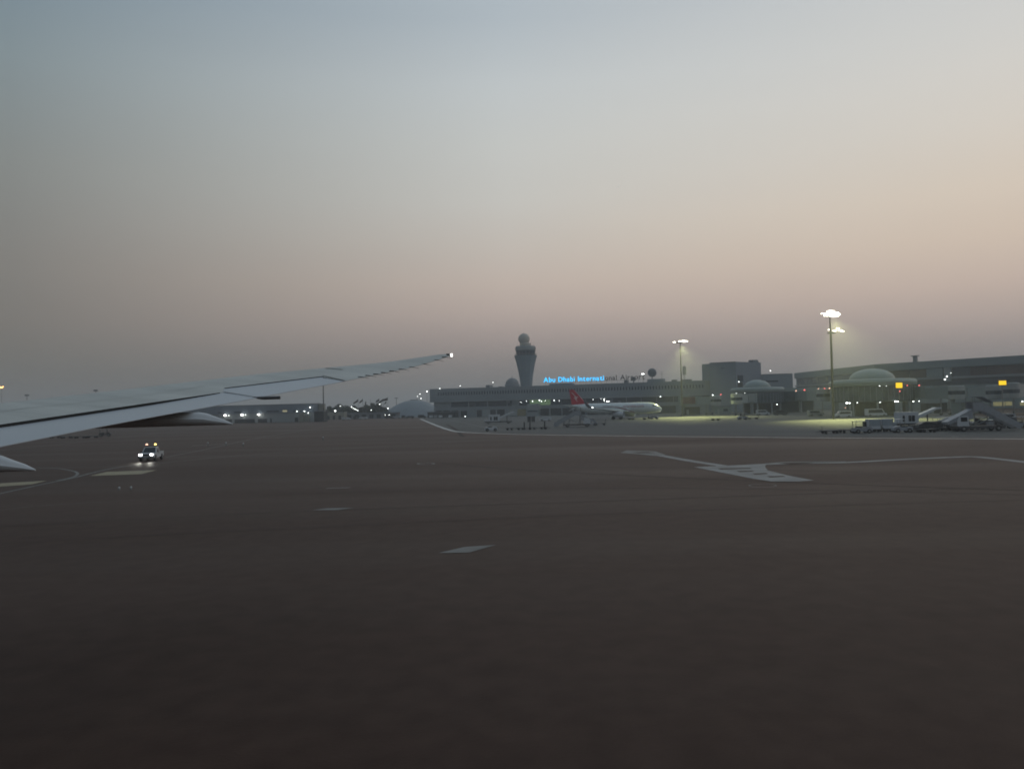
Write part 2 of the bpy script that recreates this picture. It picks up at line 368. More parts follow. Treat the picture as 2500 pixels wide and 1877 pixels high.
def wsec(px, f):
    """one section: nose, crest, hinge or trailing edge on top, back along the bottom"""
    C0 = crest(px); H = hin(px, f) if f else te(tpx(px)); ch = max((te(tpx(px))-C0).length, .04)
    fwd = (C0-te(tpx(px))); fwd.z = 0; fwd.normalize()
    th = min(.105*ch*1.3, .5)
    top = [C0+fwd*.34*ch+Vector((0, 0, -th*.62)), C0+fwd*.31*ch+Vector((0, 0, -th*.40)), C0+fwd*.21*ch+Vector((0, 0, -th*.16)), C0+fwd*.09*ch+Vector((0, 0, -th*.03))]
    n = 7
    Mi = None
    if not f:                         # beyond the aileron the skin runs on to the trailing edge through the same mid line
        k = max(0, 1-(px-790)/130); k = k*k*(3-2*k); c_ = C0.lerp(H, .52); Mi = c_.lerp(hin(px, hy1), k) if k > 0 else c_
    def along(t):
        if Mi is None: return C0.lerp(H, t)
        return C0.lerp(Mi, t*2) if t < .5 else Mi.lerp(H, t*2-1)
    if not f: n = 8
    for i in range(n+1):
        t = i/n; p = along(t); p.z += .035*ch*.5*(t*(1-t)); top.append(p)
    drop = .05 if f else .012
    bot = []
    for i in range(n, -1, -1):
        t = i/n; p = along(t); bot.append(p-Vector((0, 0, max(drop, th*(1-t*(.6 if f else 1))**.8))))
    bot.append(C0+fwd*.2*ch+Vector((0, 0, -th*.95)))
    return top+bot
def loft(secs, name, m, parent, close_ends=True, smooth=True):
    n = len(secs[0]); mb = MB(); vs = [v for s_ in secs for v in s_]
    fs = [(j*n+i, j*n+(i+1) % n, (j+1)*n+(i+1) % n, (j+1)*n+i) for j in range(len(secs)-1) for i in range(n)]
    if close_ends: fs += [tuple(range(n-1, -1, -1)), tuple((len(secs)-1)*n+i for i in range(n))]
    mb.add(vs, fs); return mb.build(name, m, parent, smooth)
BX = 546
rng = lambda a, b, n: [a+(b-a)*i/n for i in range(n+1)]
loft([wsec(x, hy1) for x in rng(-700, BX, 40)], 'inner_skin', 'wing', wing)
loft([wsec(x, hy2) for x in rng(BX+.03, 789.95, 16)], 'outer_skin', 'wing', wing)
loft([wsec(x, None) for x in rng(790, 1098, 34)], 'raked_tip', 'wing', wing)
gapd = lambda x: max(.004, min(.055, .00023*(538-x)+.012)) if x < 538 else .004
def control(a, b, n, f, name, dropf):
    secs = []
    for x in rng(a, b, n):
        H = hin(x, f); E = te(tpx(x)); top = []; bot = []
        Hm = hin(x, hy1)
        for k in range(7):
            t = k/6; p = H.lerp(E, t) if f is hy1 else (H.lerp(Hm, t*3) if t < .333 else Hm.lerp(E, (t-.333)/.667)); p.z += .02*math.sin(math.pi*t)*(H-E).length*.3-dropf(x)*(1-t)**2
            top.append(p); bot.append(p-Vector((0, 0, .012+.15*(1-t)**.8)))
        secs.append(top+bot[::-1])
    return loft(secs, name, 'flap', wing)
control(-700, BX-.1, 36, hy1, 'flap', gapd)
control(BX+.1, 788, 16, hy2, 'aileron', lambda x: .012)
def seal(a, b, n, f, h, name='blade_seal'):
    mb = MB(); vs = []
    for x in rng(a, b, n):
        p = hin(x, f); q = (te(tpx(x))-p); q.z = 0; q.normalize()
        vs += [tuple(p+q*.012+Vector((0, 0, .006))), tuple(p+q*.022-Vector((0, 0, h(x))))]
    mb.add(vs, [(2*i, 2*i+1, 2*i+3, 2*i+2) for i in range(n)]); return mb.build(name, 'seal', wing)
seal(-700, 536, 40, hy1, lambda x: gapd(x)+.01)
seal(BX+2, 789, 14, hy2, lambda x: .018)
def seam(p, q, half, name='panel_seam', m='seam', bulge=0, n=8):
    d = (q-p); side = Vector((d.y, -d.x, 0)).normalized()*half; mb = MB(); vs = []
    for i in range(n+1):
        t = i/n; c = p.lerp(q, t)+Vector((0, 0, .006+bulge*t*(1-t))); vs += [tuple(c+side), tuple(c-side)]
    mb.add(vs, [(2*i, 2*i+1, 2*i+3, 2*i+2) for i in range(n)]); return mb.build(name, m, wing)
seam(crest(-300).lerp(hin(-300, hy1), .45)+Vector((0, 0, .02)), crest(60).lerp(hin(60, hy1), .45)+Vector((0, 0, .03)), .012)
seam(crest(60).lerp(hin(60, hy1), .45)+Vector((0, 0, .03)), crest(500).lerp(hin(500, hy1), .45)+Vector((0, 0, .02)), .012)
seam(crest(795)+Vector((0, -.03, -.004)), crest(825).lerp(te(tpx(825)), .25)+Vector((0, 0, .012)), .03)
seam(hin(BX+1, hy1)+Vector((0, 0, .008)), te(629)+Vector((0, 0, .008)), .022, 'gap_seal', 'seal')
seam(hin(790, hy2)+Vector((0, 0, .010)), te(843)+Vector((0, 0, .008)), .03, 'gap_seal', 'seal')
# static wicks
for px, py in ((882, 921), (900, 917.5), (919, 914), (938, 910.5), (958, 906.5), (981, 902), (1006, 897), (1036, 889.5), (1067, 879.5), (1086, 872.5)):
    b = P(px, py-.6, tey(px)); mb = MB(); mb.bar(b+Vector((-.10, 0, .014)), b+Vector((.05, .0, -.004)), .013, .013, 6); mb.bar(b+Vector((.05, 0, -.004)), b+Vector((.23, .05, -.045)), .009, .004, 6)
    mb.build('static_wick', 'seal', wing)
tp = P(1099, 866.5, 27.25)
MB().bar(tp+Vector((-.12, -.02, 0)), tp+Vector((.02, .03, 0)), .055, .035, 10).build('tip_cap', 'seal', wing)
MB().ball(tp+Vector((.05, 0, -.01)), .042, 8, 1.3).build('navigation_light', 'lamp', wing)
# flap track fairings: canoe bodies under the trailing edge, pointed aft
def canoe(tip, length, rw, rh, name, parent, droop=0):
    secs = []; prof = [(0, .07), (.05, .30), (.11, .50), (.17, .72), (.22, .80), (.3, .80), (.5, .85), (.8, .9), (1, .7)]
    for t, r_ in prof:
        cx = tip.x-length*t; cz = tip.z+droop*t+rh*r_
        secs.append([Vector((cx, tip.y+rw*min(r_*1.15, 1)*math.cos(a)*(1 if math.sin(a) < .2 else .8), cz+rh*r_*math.sin(a))) for a in [2*math.pi*i/20 for i in range(20)]])
    return loft(secs, name, 'fairing', parent)
canoe(P(568, 1036.5, 18.3), 3.6, .21, .20, 'flap_track_fairing', wing, -.02)
canoe(P(86, 1149, 11.2), 3.0, .19, .17, 'flap_track_fairing', wing, -.05)
b = P(684, 970.5, 20.2)
mb = MB(); mb.bar(b, b+Vector((-.45, 0, .0)), .042, .045, 12); mb.bar(b+Vector((-.45, 0, 0)), b+Vector((-.72, 0, .02)), .045, .015, 12)
mb.build('actuator_fairing', mat('actuator_grey', (.10, .10, .10), .5), wing, True)

# ------------------------------------------------------------------ vehicles
def wheelset(par, spots, r, wd, hub=True):
    for x, y in spots:
        o = MB().lathe([(r*.55, -wd/2), (r, -wd/2*.85), (r, wd/2*.85), (r*.55, wd/2)], (0, 0, 0), 16, 'z')
        me = o.build('wheel', 'tyre', par, True); me.rotation_euler.x = math.pi/2; me.location = (x, y, r)
        if hub:
            h = MB().lathe([(r*.5, -wd/2-.01), (r*.5, wd/2+.01)], (0, 0, 0), 12).build('rim', 'steel', me, True)
def pickup(label, loc, rz):
    t = thing('pickup_truck', label, 'pickup truck', loc, rz)
    # x forward; 5.3 x 1.85 x 1.8
    side = [(-2.6, .55), (-2.6, 1.08), (-.75, 1.12), (-.75, 1.0), (.95, 1.04), (2.3, .98), (2.62, .82), (2.66, .5), (2.3, .42), (-2.3, .42)]
    mb = MB(); mb.prism([(x, z) for x, z in side], -.90, .90); mb.build('body', 'white', t)
    MB().box(-2.5, -.85, -.78, .78, 1.09, 1.125).build('load_bed', 'darkv', t)
    vs = []; A = [(-.78, 1.08, .86), (1.15, 1.04, .86), (.42, 1.72, .70), (-.62, 1.74, .70)]
    for sgn in (-1, 1):
        vs += [(x, sgn*y, z) for x, z, y in A]
    MB().add(vs, [(0, 1, 2, 3), (7, 6, 5, 4), (0, 4, 5, 1), (1, 5, 6, 2), (2, 6, 7, 3), (3, 7, 4, 0)]).build('cab', 'white', t)
    MB().add([(1.13, -.76, 1.075), (1.13, .76, 1.075), (.47, .62, 1.69), (.47, -.62, 1.69)], [(0, 1, 2, 3)]).build('windscreen', 'vglass', t, loc=(.03, 0, .01))
    for sgn in (-1, 1):
        for xa, xb in ((-.62, .0), (.08, .78)):
            f = lambda z, y: sgn*(.868-.16*(z-1.08)/.66)
            MB().add([(xa, f(1.14, 0), 1.14), (xb, f(1.14, 0), 1.14), (min(xb, .45), f(1.62, 0), 1.62), (xa+.05, f(1.62, 0), 1.62)], [(0, 1, 2, 3)]).build('side_window', 'vglass', t)
        h = MB().box(2.60, 2.70, sgn*.66-.19, sgn*.66+.19, .80, .95).build('headlight', 'headl', t)
        MB().box(.78, 1.0, sgn*.93, sgn*1.06, 1.08, 1.28).build('side_mirror', 'darkv', t)
        MB().box(-.1, .12, sgn*.905-.01, sgn*.905+.01, .88, .92).build('door_handle', 'darkv', t)
    MB().box(2.61, 2.69, -.44, .44, .72, .96).build('grille', 'darkv', t)
    MB().box(2.5, 2.76, -.92, .92, .40, .62).build('bumper', 'darkv', t)
    MB().box(2.765, 2.775, -.26, .26, .46, .57).build('number_plate', 'greyv', t)
    MB().box(.0, .25, -.62, .62, 1.76, 1.84).build('roof_bar', 'darkv', t)
    for sgn, mm in ((-1, 'pinkl'), (1, 'amber')):
        MB().bar((.12, sgn*.52, 1.84), (.12, sgn*.52, 2.0), .13, .12, 10).build('beacon_base', 'darkv', t)
        MB().bar((.12, sgn*.52, 2.0), (.12, sgn*.52, 2.16), .15, .10, 10).build('amber_beacon', mm, t)
    wheelset(t, ((1.65, .84), (1.65, -.84), (-1.55, .84), (-1.55, -.84)), .39, .26)
    for sgn in (-1, 1):
        l = bpy.data.lights.new('headlight_beam', 'SPOT'); l.energy = 260; l.spot_size = R(34); l.spot_blend = .7; l.color = (1, .98, .85); l.shadow_soft_size = .08
        lo = bpy.data.objects.new('headlight_beam', l); COL.objects.link(lo); lo.parent = t; lo.location = (2.8, sgn*.66, .86)
        lo.rotation_euler = Vector((-1, 0, .22)).to_track_quat('Z', 'Y').to_euler()
    return t
pg = G(359, 1126)
d = Vector((.20, -.98, 0)).normalized()
pickup('white pickup with headlights on and two amber roof beacons, driving towards us', pg-d*2.2, math.atan2(d.y, d.x))

def tug(label, loc, rz, name='baggage_tug', cat='baggage tug', canopy=True, m='greyv'):
    t = thing(name, label, cat, loc, rz)
    MB().prism([(-1.5, .35), (-1.5, .95), (-.3, .95), (-.2, .75), (.35, .75), (.5, 1.1), (1.35, 1.0), (1.5, .7), (1.5, .35)], -.7, .7).build('body', m, t)
    MB().box(-.75, -.15, -.5, .5, .95, 1.15).build('seat', 'darkv', t)
    MB().bar((.35, .25, 1.1), (.12, .25, 1.35), .03).build('steering_column', 'darkv', t)
    if canopy:
        for x, y in ((-1.3, -.6), (-1.3, .6), (.55, -.6), (.55, .6)): MB().bar((x, y, .9), (x*.92, y, 1.95), .04).build('canopy_post', 'darkv', t)
        MB().box(-1.35, .75, -.7, .7, 1.95, 2.03).build('canopy', m, t)
        MB().add([(.56, -.6, 1.12), (.56, .6, 1.12), (.52, .6, 1.9), (.52, -.6, 1.9)], [(0, 1, 2, 3)]).build('windscreen', 'vglass', t)
    wheelset(t, ((.95, .66), (.95, -.66), (-.95, .66), (-.95, -.66)), .36, .24)
    return t
def dolly(label, loc, rz, cargo=None, rails=False, group=None, L_=3.2):
    t = thing('baggage_dolly', label, 'dolly', loc, rz, group)
    h = L_/2
    MB().box(-h, h, -.8, .8, .42, .56).build('platform', 'darkv', t)
    mb = MB(); mb.bar((h, 0, .4), (h+.9, 0, .3), .05)
    mb.build('drawbar', 'darkv', t)
    if rails:
        mb = MB()
        for x in (-h+.05, h-.05):
            mb.bar((x, -.75, .5), (x, -.75, 1.5), .04); mb.bar((x, .75, .5), (x, .75, 1.5), .04); mb.bar((x, -.75, 1.5), (x, .75, 1.5), .04); mb.bar((x, -.75, 1.0), (x, .75, 1.0), .03)
        mb.build('end_rail', 'darkv', t)
    wheelset(t, ((h-.5, .68), (h-.5, -.68), (-h+.5, .68), (-h+.5, -.68)), .24, .14, False)
    return t
def container(label, loc, rz, w=1.9, h=1.65, m='white'):
    t = thing('cargo_container', label, 'cargo container', loc, rz)
    MB().prism([(-w/2, .45), (-w/2+.35, 0), (w/2, 0), (w/2, h), (-w/2, h)], -.76, .76).build('shell', m, t)
    MB().box(-w/2+.12, w/2-.12, -.79, -.765, .5, h-.12).build('curtain', 'curt', t)
    mb = MB()
    for x in (-w/2+.04, w/2-.04): mb.box(x-.04, x+.04, -.80, -.77, .45, h)
    mb.build('frame', 'steel', t); return t
def stair_truck(label, loc, rz, s=1.0, m='stair'):
    # x towards the foot of the stairs
    t = thing('stair_truck', label, 'passenger stairs', loc, rz); t.scale = (s, s, s)
    MB().box(-4.6, 3.0, -1.05, 1.05, .45, .85).build('chassis', 'darkv', t)
    MB().prism([(-4.7, .85), (-4.7, 1.75), (-4.3, 2.45), (-2.9, 2.5), (-2.8, .85)], -1.05, 1.05).build('cab', 'white', t)
    MB().box(-4.15, -3.1, -1.07, -1.055, 1.6, 2.3).build('cab_window', 'vglass', t)
    MB().add([(-4.72, -.95, 1.72), (-4.72, .95, 1.72), (-4.33, .9, 2.4), (-4.33, -.9, 2.4)], [(0, 1, 2, 3)]).build('windscreen', 'vglass', t, loc=(-.01, 0, .01))
    for sgn in (-1, 1):
        MB().prism([(-2.0, 3.3), (-2.0, 4.6), (-.6, 4.6), (5.6, 1.1), (5.6, .30), (5.2, .30), (-.4, 3.3)], sgn*.95-.03, sgn*.95+.03).build('side_panel', m, t)
        mb = MB(); mb.bar((-2, sgn*.95, 4.75), (-.6, sgn*.95, 4.75), .04); mb.bar((-.6, sgn*.95, 4.75), (5.6, sgn*.95, 1.35), .04); mb.build('handrail', 'steel', t)
    MB().prism([(-2.2, 5.6), (-.5, 5.6), (1.2, 4.7), (1.2, 4.6), (-.5, 5.5), (-2.2, 5.5)], -1, 1).build('canopy', m, t)
    for x in (-2.1, -.6):
        for y in (-.93, .93): MB().bar((x, y, 3.3), (x, y, 5.5), .05).build('canopy_post', 'steel', t)
    MB().prism([(-6.2, 1.3), (-6.2, 1.6), (-2.05, 3.6), (-2.05, 2.0)], -.9, .9).build('folded_cover', 'greyv', t)
    k = 15; tread = None
    for i in range(k):
        x = 5.2-5.6*i/k; z = .32+2.98*i/k
        if tread is None: tread = MB().box(-.2, .2, -.9, .9, -.03, .03).build('tread', 'steel', t, loc=(x, 0, z))
        else: inst(tread, t, (x, 0, z))
    MB().box(-2.3, -.3, -.92, .92, 3.28, 3.36).build('platform', 'steel', t)
    mb = MB()
    for x0_, z0_, x1_, z1_ in ((-1.8, .85, -1.8, 3.28), (1.4, .85, 1.2, 2.3), (-1.8, .9, 1.2, 2.2), (3.0, .6, 2.6, 1.6)):
        for y in (-.8, .8): mb.bar((x0_, y, z0_), (x1_, y, z1_), .07)
    mb.build('support_strut', 'steel', t)
    wheelset(t, ((-3.7, .95), (-3.7, -.95), (1.9, .95), (1.9, -.95)), .45, .3)
    return t
def cabin_loader(label, loc, rz, ramp_up=True, s=1.0):
    t = thing('conveyor_loader', label, 'conveyor loader', loc, rz); t.scale = (s, s, s)
    MB().box(-4.6, 4.6, -1.1, 1.1, .45, .85).build('chassis', 'darkv', t)
    MB().box(-3.3, .6, -1.1, 1.1, .85, 3.1).build('cabin', 'white', t)
    for xa, xb in ((-2.7, -2.25), (-1.5, -.9), (-.8, -.2)):
        MB().box(xa, xb, -1.13, -1.105, 1.2, 2.4).build('window', 'vglass', t)
    MB().box(-4.9, -3.3, -1.1, 1.1, .85, 1.15).build('footplate', 'white', t)
    MB().prism([(.6, 1.6), (.6, 2.3), (4.6, 3.9), (5.6, 3.9), (5.6, 3.6), (4.6, 3.5)], -.7, .7).build('ramp', 'white', t)
    MB().bar((3.0, 0, .85), (3.0, 0, 2.6), .12).build('lift_column', 'darkv', t)
    wheelset(t, ((-3.4, .95), (-3.4, -.95), (3.4, .95), (3.4, -.95)), .42, .3)
    return t
def van(label, loc, rz, L_=4.9, H=2.0, m='white', name='parked_van', cat='van', lights=False):
    t = thing(name, label, cat, loc, rz); h = L_/2
    MB().prism([(-h, .35), (-h, H-.1), (-h+.15, H), (h-1.45, H), (h-.75, 1.15), (h-.1, .95), (h, .35)], -.9, .9).build('body', m, t)
    for sgn in (-1, 1):
        MB().prism([(-h+.4, 1.15), (-h+.4, H-.25), (h-1.6, H-.25), (h-1.1, 1.15)], sgn*.905-.004, sgn*.905+.004).build('side_window', 'vglass', t)
    MB().add([(h-.78, -.8, 1.2), (h-.78, .8, 1.2), (h-1.43, .75, H-.06), (h-1.43, -.75, H-.06)], [(0, 1, 2, 3)]).build('windscreen', 'vglass', t, loc=(.02, 0, .01))
    for sgn in (-1, 1): MB().box(h-.06, h+.03, sgn*.65-.14, sgn*.65+.14, .68, .86).build('headlight', 'lamps' if lights else 'greyv', t)
    wheelset(t, ((h-.95, .82), (h-.95, -.82), (-h+.9, .82), (-h+.9, -.82)), .34, .22)
    return t

# equipment parked on the left of the apron
cabin_loader('white cabin loader with raised ramp parked before the long terminal', GX(1205, 262)+Vector((1.5, 0, 0)), R(2))
tug('small grey open tug alone near the curved white line', GX(1198, 185), R(5), canopy=False, m='white')
for i, (px, lb) in enumerate(((1243, 'leftmost of the dark empty dollies lined up behind the small tug'), (1270, 'second from the left of the dark empty dollies lined up on the apron'), (1298, 'third from the left of the dark empty dollies lined up on the apron'), (1326, 'rightmost of the dark empty dollies lined up left of the stair truck'))):
    dolly(lb, GX(px, 189+.6*i), R(3+2*(i % 2)), rails=False, group='empty dollies left of the stair truck', L_=2.0)
for px, D, lb in ((1279, 191, 'left one of three short dark posts among the dollies'), (1293, 191.5, 'middle one of three short dark posts among the dollies'), (1329, 192, 'right one of three short dark posts among the dollies')):
    t = thing('bollard_post', lb, 'post', GX(px, D), 0, 'posts among the dollies')
    MB().bar((0, 0, .0), (0, 0, 1.9), .22, .15, 8).build('post', 'darkv', t); MB().box(-.3, .3, -.3, .3, 0, .35).build('base', 'darkv', t)
van('small white car parked between the loader and the stair truck', GX(1331, 285), R(178), 4.4, 1.5, 'white', 'parked_car', 'car')
for px, lb in ((1291, 'left one of two dark cage trolleys near the terminal'), (1301, 'right one of two dark cage trolleys near the terminal')):
    t = thing('cage_trolley', lb, 'trolley', GX(px, 272), R(4), 'cage trolleys before the terminal')
    MB().box(-.6, .6, -.5, .5, .2, 2.0).build('cage', 'darkv', t); MB().box(-.65, .65, -.55, .55, 2.0, 2.1).build('lid', 'greyv', t)
    wheelset(t, ((-.45, .4), (.45, .4), (-.45, -.4), (.45, -.4)), .12, .08, False)
stair_truck('grey stair truck parked left of the red tailed airliner', GX(1400, 203), R(180), .92)
tug('dark baggage tug behind the left stair truck', GX(1443, 213), R(6))
dolly('flat dolly hitched right of the dark baggage tug', GX(1464, 214), R(183), rails=True)

# equipment parked on the right
for i, (px, lb) in enumerate(((2024, 'long flat dark dolly at the left end of the right hand equipment row'), (2068, 'flat dark dolly between the long dolly and the open tug'))):
    dolly(lb, GX(px, 131+i), R(180+2*i), rails=False, L_=2.9)
t = thing('tow_handle', 'thin upright tow handle at the end of the leftmost flat dolly', 'tow bar', GX(2007, 130))
MB().bar((0, 0, .1), (-.15, 0, 1.25), .03).build('rod', 'darkv', t); MB().bar((-.15, -.2, 1.25), (-.15, .2, 1.25), .03).build('grip', 'darkv', t)
tug('boxy dark baggage tug with canopy right of the flat dollies', GX(2102, 129), R(2))
for i, (px, D, lb) in enumerate(((2130, 132, 'left one of two white cargo containers on dollies'), (2160, 133, 'right one of two white cargo containers on dollies'))):
    c = GX(px, D)
    dolly('low dolly under the '+('left' if i == 0 else 'right')+' white cargo container', c, R(180), L_=2.1)
    container(lb, c+Vector((0, 0, .565)), R(0))
cabin_loader('white windowed cabin loader behind the right hand equipment row', GX(2228, 150), R(1), s=.95)
tug('low grey open tug in front of the white cabin loader', GX(2200, 128), R(178), canopy=False)
van('dark pickup sized car parked among the dollies on the right', GX(2262, 133), R(180), 4.6, 1.55, 'darkv', 'parked_car', 'car')
for i, (px, D, lb) in enumerate(((2292, 131, 'dark railed dolly just left of the big stair truck'), (2262, 127, 'dark railed dolly before the dark parked car'), (2318, 134, 'dark railed dolly partly behind the big stair truck'))):
    dolly(lb, GX(px, D), R(180-3*i), rails=True, L_=2.6)
stair_truck('large grey stair truck at the right end of the equipment row', GX(2398, 127.5), R(0), 1.02)
tug('dark baggage tug beyond the foot of the big stair truck', GX(2482, 134), R(182))
dolly('dark railed dolly at the far right edge behind the big stair truck', GX(2510, 136), R(180), rails=True)
van('grey van standing behind the big stair truck', GX(2440, 150), R(185), 5.2, 2.2, 'greyv')
for px, D, lb in ((2184, 139, 'white baggage trailer half hidden behind the cargo containers'), (2300, 143, 'light baggage trailer behind the dark railed dollies'), (2345, 139, 'light baggage trailer under the left side of the big stair truck')):
    t = thing('baggage_trailer', lb, 'baggage trailer', GX(px, D), R(3))
    MB().box(-1.4, 1.4, -.8, .8, .45, .6).build('platform', 'darkv', t); MB().box(-1.4, 1.4, -.8, .8, 1.85, 1.95).build('roof', 'white', t)
    for x in (-1.36, 0, 1.36):
        for y in (-.76, .76): MB().bar((x, y, .6), (x, y, 1.86), .04).build('post', 'steel', t)
    MB().box(-1.3, -.1, -.7, .7, .602, 1.2).build('baggage_pile', 'curt', t)
    wheelset(t, ((.9, .68), (.9, -.68), (-.9, .68), (-.9, -.68)), .24, .14, False)
for px, D, lb in ((2335, 131, 'dark tug coupled before the big stair truck'), (2378, 132.5, 'second dark tug under the big stair truck platform'), (2230, 129, 'dark tug right behind the low grey tug')):
    tug(lb, GX(px, D), R(2), canopy=(px != 2230), m='darkv')
for px, D, lb in ((2415, 134, 'dark ground power cart under the stairs'), (2455, 136, 'second dark ground power cart near the foot of the stairs')):
    t = thing('power_cart', lb, 'power cart', GX(px, D), R(1)); MB().prism([(-1.3, .4), (-1.3, 1.5), (.9, 1.5), (1.3, 1.2), (1.3, .4)], -.7, .7).build('body', 'darkv', t)
    MB().box(-1.0, .2, -.72, -.705, .7, 1.3).build('grille', 'greyv', t); wheelset(t, ((.8, .66), (.8, -.66), (-.8, .66), (-.8, -.66)), .28, .16, False)
t = thing('belt_loader', 'pale sloping belt loader behind the big stair truck', 'belt loader', GX(2350, 145), R(0))
MB().prism([(-4.5, .9), (-4.5, 1.3), (3.5, 3.6), (3.5, 3.2)], -.5, .5).build('belt', 'stair', t); MB().box(-3.6, 1.8, -.9, .9, .4, .95).build('chassis', 'white', t); MB().box(-3.2, -2.2, -.9, -.2, .95, 1.9).build('cab', 'white', t)
wheelset(t, ((1.2, .8), (1.2, -.8), (-2.8, .8), (-2.8, -.8)), .38, .24)
# middle right
dolly('single dark dolly alone between the two light masts', GX(1746, 236), R(4), rails=False, L_=2.6)
tug('grey baggage tug left of the first domed gate pod', GX(1812, 238), R(184))
dolly('low dark dolly behind the grey tug before the domed pod', GX(1838, 240), R(182), rails=True)
van('white van under the first domed gate pod', GX(1862, 300), R(0))
van('white van parked left of the second domed pod', GX(2057, 234), R(176))
van('white minibus under the right half of the second domed pod', GX(2138, 238), R(2), 6.2, 2.4)
van('grey van parked under the jet bridge between the domed pods', GX(1990, 262), R(4), 5.0, 2.0, 'greyv')
van('dark tractor van below the first jet bridge cab', GX(1905, 290), R(8), 5.0, 1.9, 'darkv')
# far left dark dollies seen under the wing
for i, (px, D, lb) in enumerate(((135, 212, 'leftmost dark dolly seen below our wing'), (163, 208, 'second dark dolly seen below our wing'), (196, 206, 'third dark dolly seen below our wing'), (224, 207, 'rightmost dark dolly seen below our wing'))):
    dolly(lb, GX(px, D), R(8), rails=False, L_=3.0, group='dark dollies seen below the wing')
tug('small dark tug right of the dollies below our wing', GX(256, 218), R(20), m='darkv')

# ------------------------------------------------------------------ facades
class Facade:
    def __init__(s, a, b):
        s.A = GX(*a); s.B = GX(*b); s.u = (s.B-s.A); s.L = s.u.length; s.u.normalize(); s.rz = math.atan2(s.u.y, s.u.x)
        s.n = Vector((-s.u.y, s.u.x, 0))
    def uz(s, px, py, off=0):
        d = ray(px, py); A = s.A+s.n*off; t = (A-EYE).dot(s.n)/d.dot(s.n); p = EYE+d*t
        return (p-s.A).dot(s.u), p.z
    def U(s, px, off=0): return s.uz(px, 1000, off)[0]
def lampdot(par, x, y, z, r, m='lamps', name='lamp', sx=1.0):
    r *= .85
    return MB().ball((0, 0, 0), r, 5, .7).build(name, m, par, loc=(x, y, z))

# long main terminal
T = Facade((1050, 457), (1735, 405))
term = thing('terminal_building', 'long grey terminal with a row of slot windows and glowing name on its roof', 'building', T.A, T.rz)
Lm = T.L
mb = MB(); mb.box(0, Lm, .5, 40, 9.2, 16.85)                                # behind the slots
mb.build('core_wall', 'wall', term)
nslot = int((Lm-7)/1.62); u0s = 5.2
mb = MB(); mb.box(-.02, Lm+.02, 0, .498, 14.75, 16.9); mb.box(-.02, Lm+.02, 0, .498, 9.15, 12.95); mb.box(-.02, u0s, 0, .498, 12.952, 14.748); mb.build('upper_wall', 'wall', term)
pier = None; slot = None
for i in range(nslot):
    u = u0s+1.62*i
    if slot is None: slot = MB().box(0, .80, .40, .495, 12.955, 14.745).build('slot_window', 'glass', term, loc=(u, 0, 0))
    else: inst(slot, term, (u, 0, 0))
    if pier is None: pier = MB().box(.802, 1.618, 0, .498, 12.952, 14.748).build('wall_pier', 'wall', term, loc=(u, 0, 0))
    else: inst(pier, term, (u, 0, 0))
MB().box(-.25, Lm, -.3, .0-.003, 9.0, 9.35).build('ledge', 'wallw', term)
mb = MB(); mb.box(2, Lm, 1.4, 38, 0, 9.14); mb.build('lower_wall', 'wall', term)
MB().box(1.95, Lm, 1.3, 1.397, 4.1, 5.7).build('spandrel_panel', 'wall', term)
f15 = lambda px: T.U(px, 1.3)
for a, b in ((1102, 1143), (1146, 1189), (1192, 1237), (1240, 1250)):
    MB().box(f15(a), f15(b), 1.28, 1.397, 5.9, 8.9).build('window', 'glass', term)
mb = MB()
edge = [1267, 1293, 1319, 1345, 1372, 1400, 1430, 1462, 1495, 1530, 1566, 1604, 1645, 1690, 1733]
for i, (a, b) in enumerate(zip(edge, edge[1:])):
    MB().box(f15(a)+.15, f15(b)-.15, 1.28, 1.397, 5.9, 9.0).build('window', 'lit' if 1 <= i <= 2 else 'glass', term)
for a, b, z0_, z1_, mm in ((1063, 1078, 3.2, 4.0, 'dark'), (1082, 1098, 3.2, 4.0, 'dark'), (1102, 1118, 3.2, 4.0, 'dark'), (1125, 1140, 0, 3.6, 'dark'), (1164, 1176, 0, 3.9, 'dark'), (1180, 1194, .2, 3.9, 'wallw'), (1197, 1210, 0, 3.9, 'dark'), (1213, 1232, 0, 3.9, 'dark'), (1244, 1262, .2, 3.9, 'wallw'), (1263, 1284, 0, 3.9, 'litdim'), (1317, 1340, 0, 3.9, 'dark'), (1344, 1370, 0, 3.9, 'dark'), (1373, 1397, 0, 3.9, 'dark'), (1401, 1428, 0, 3.9, 'dark'), (1434, 1462, 0, 3.9, 'dark'), (1468, 1500, 0, 3.9, 'dark'), (1506, 1540, 0, 3.9, 'dark'), (1548, 1590, 0, 3.9, 'dark'), (1600, 1650, 0, 3.9, 'dark')):
    if mm == 'litdim' and 'litdim' not in M: M['litdim'] = mat('dim_lit_bay', (.10, .10, .07), .6, emit=(.3, .3, .16), es=.06)
    MB().box(f15(a), f15(b), 1.32, 1.398, z0_, z1_).build('loading_bay', mm, term)
    MB().box(f15(a)-.35, f15(a)-.05, 1.1, 1.398, 0, 4.0).build('pillar', 'wallw', term)
ub = T.U(1287, -2.5); uc = T.U(1315, -2.5)
MB().box(ub, uc, -2.5, 1.397, 3.4, 6.7).build('projecting_bay', 'wallw', term)
MB().box(ub+.1, uc-.1, -2.4, 1.39, 0, 3.38).build('bay_base', 'wall', term)
MB().box(ub+.2, uc-.6, -2.52, -2.403, 2.2, 2.9).build('bay_window', 'glass', term)
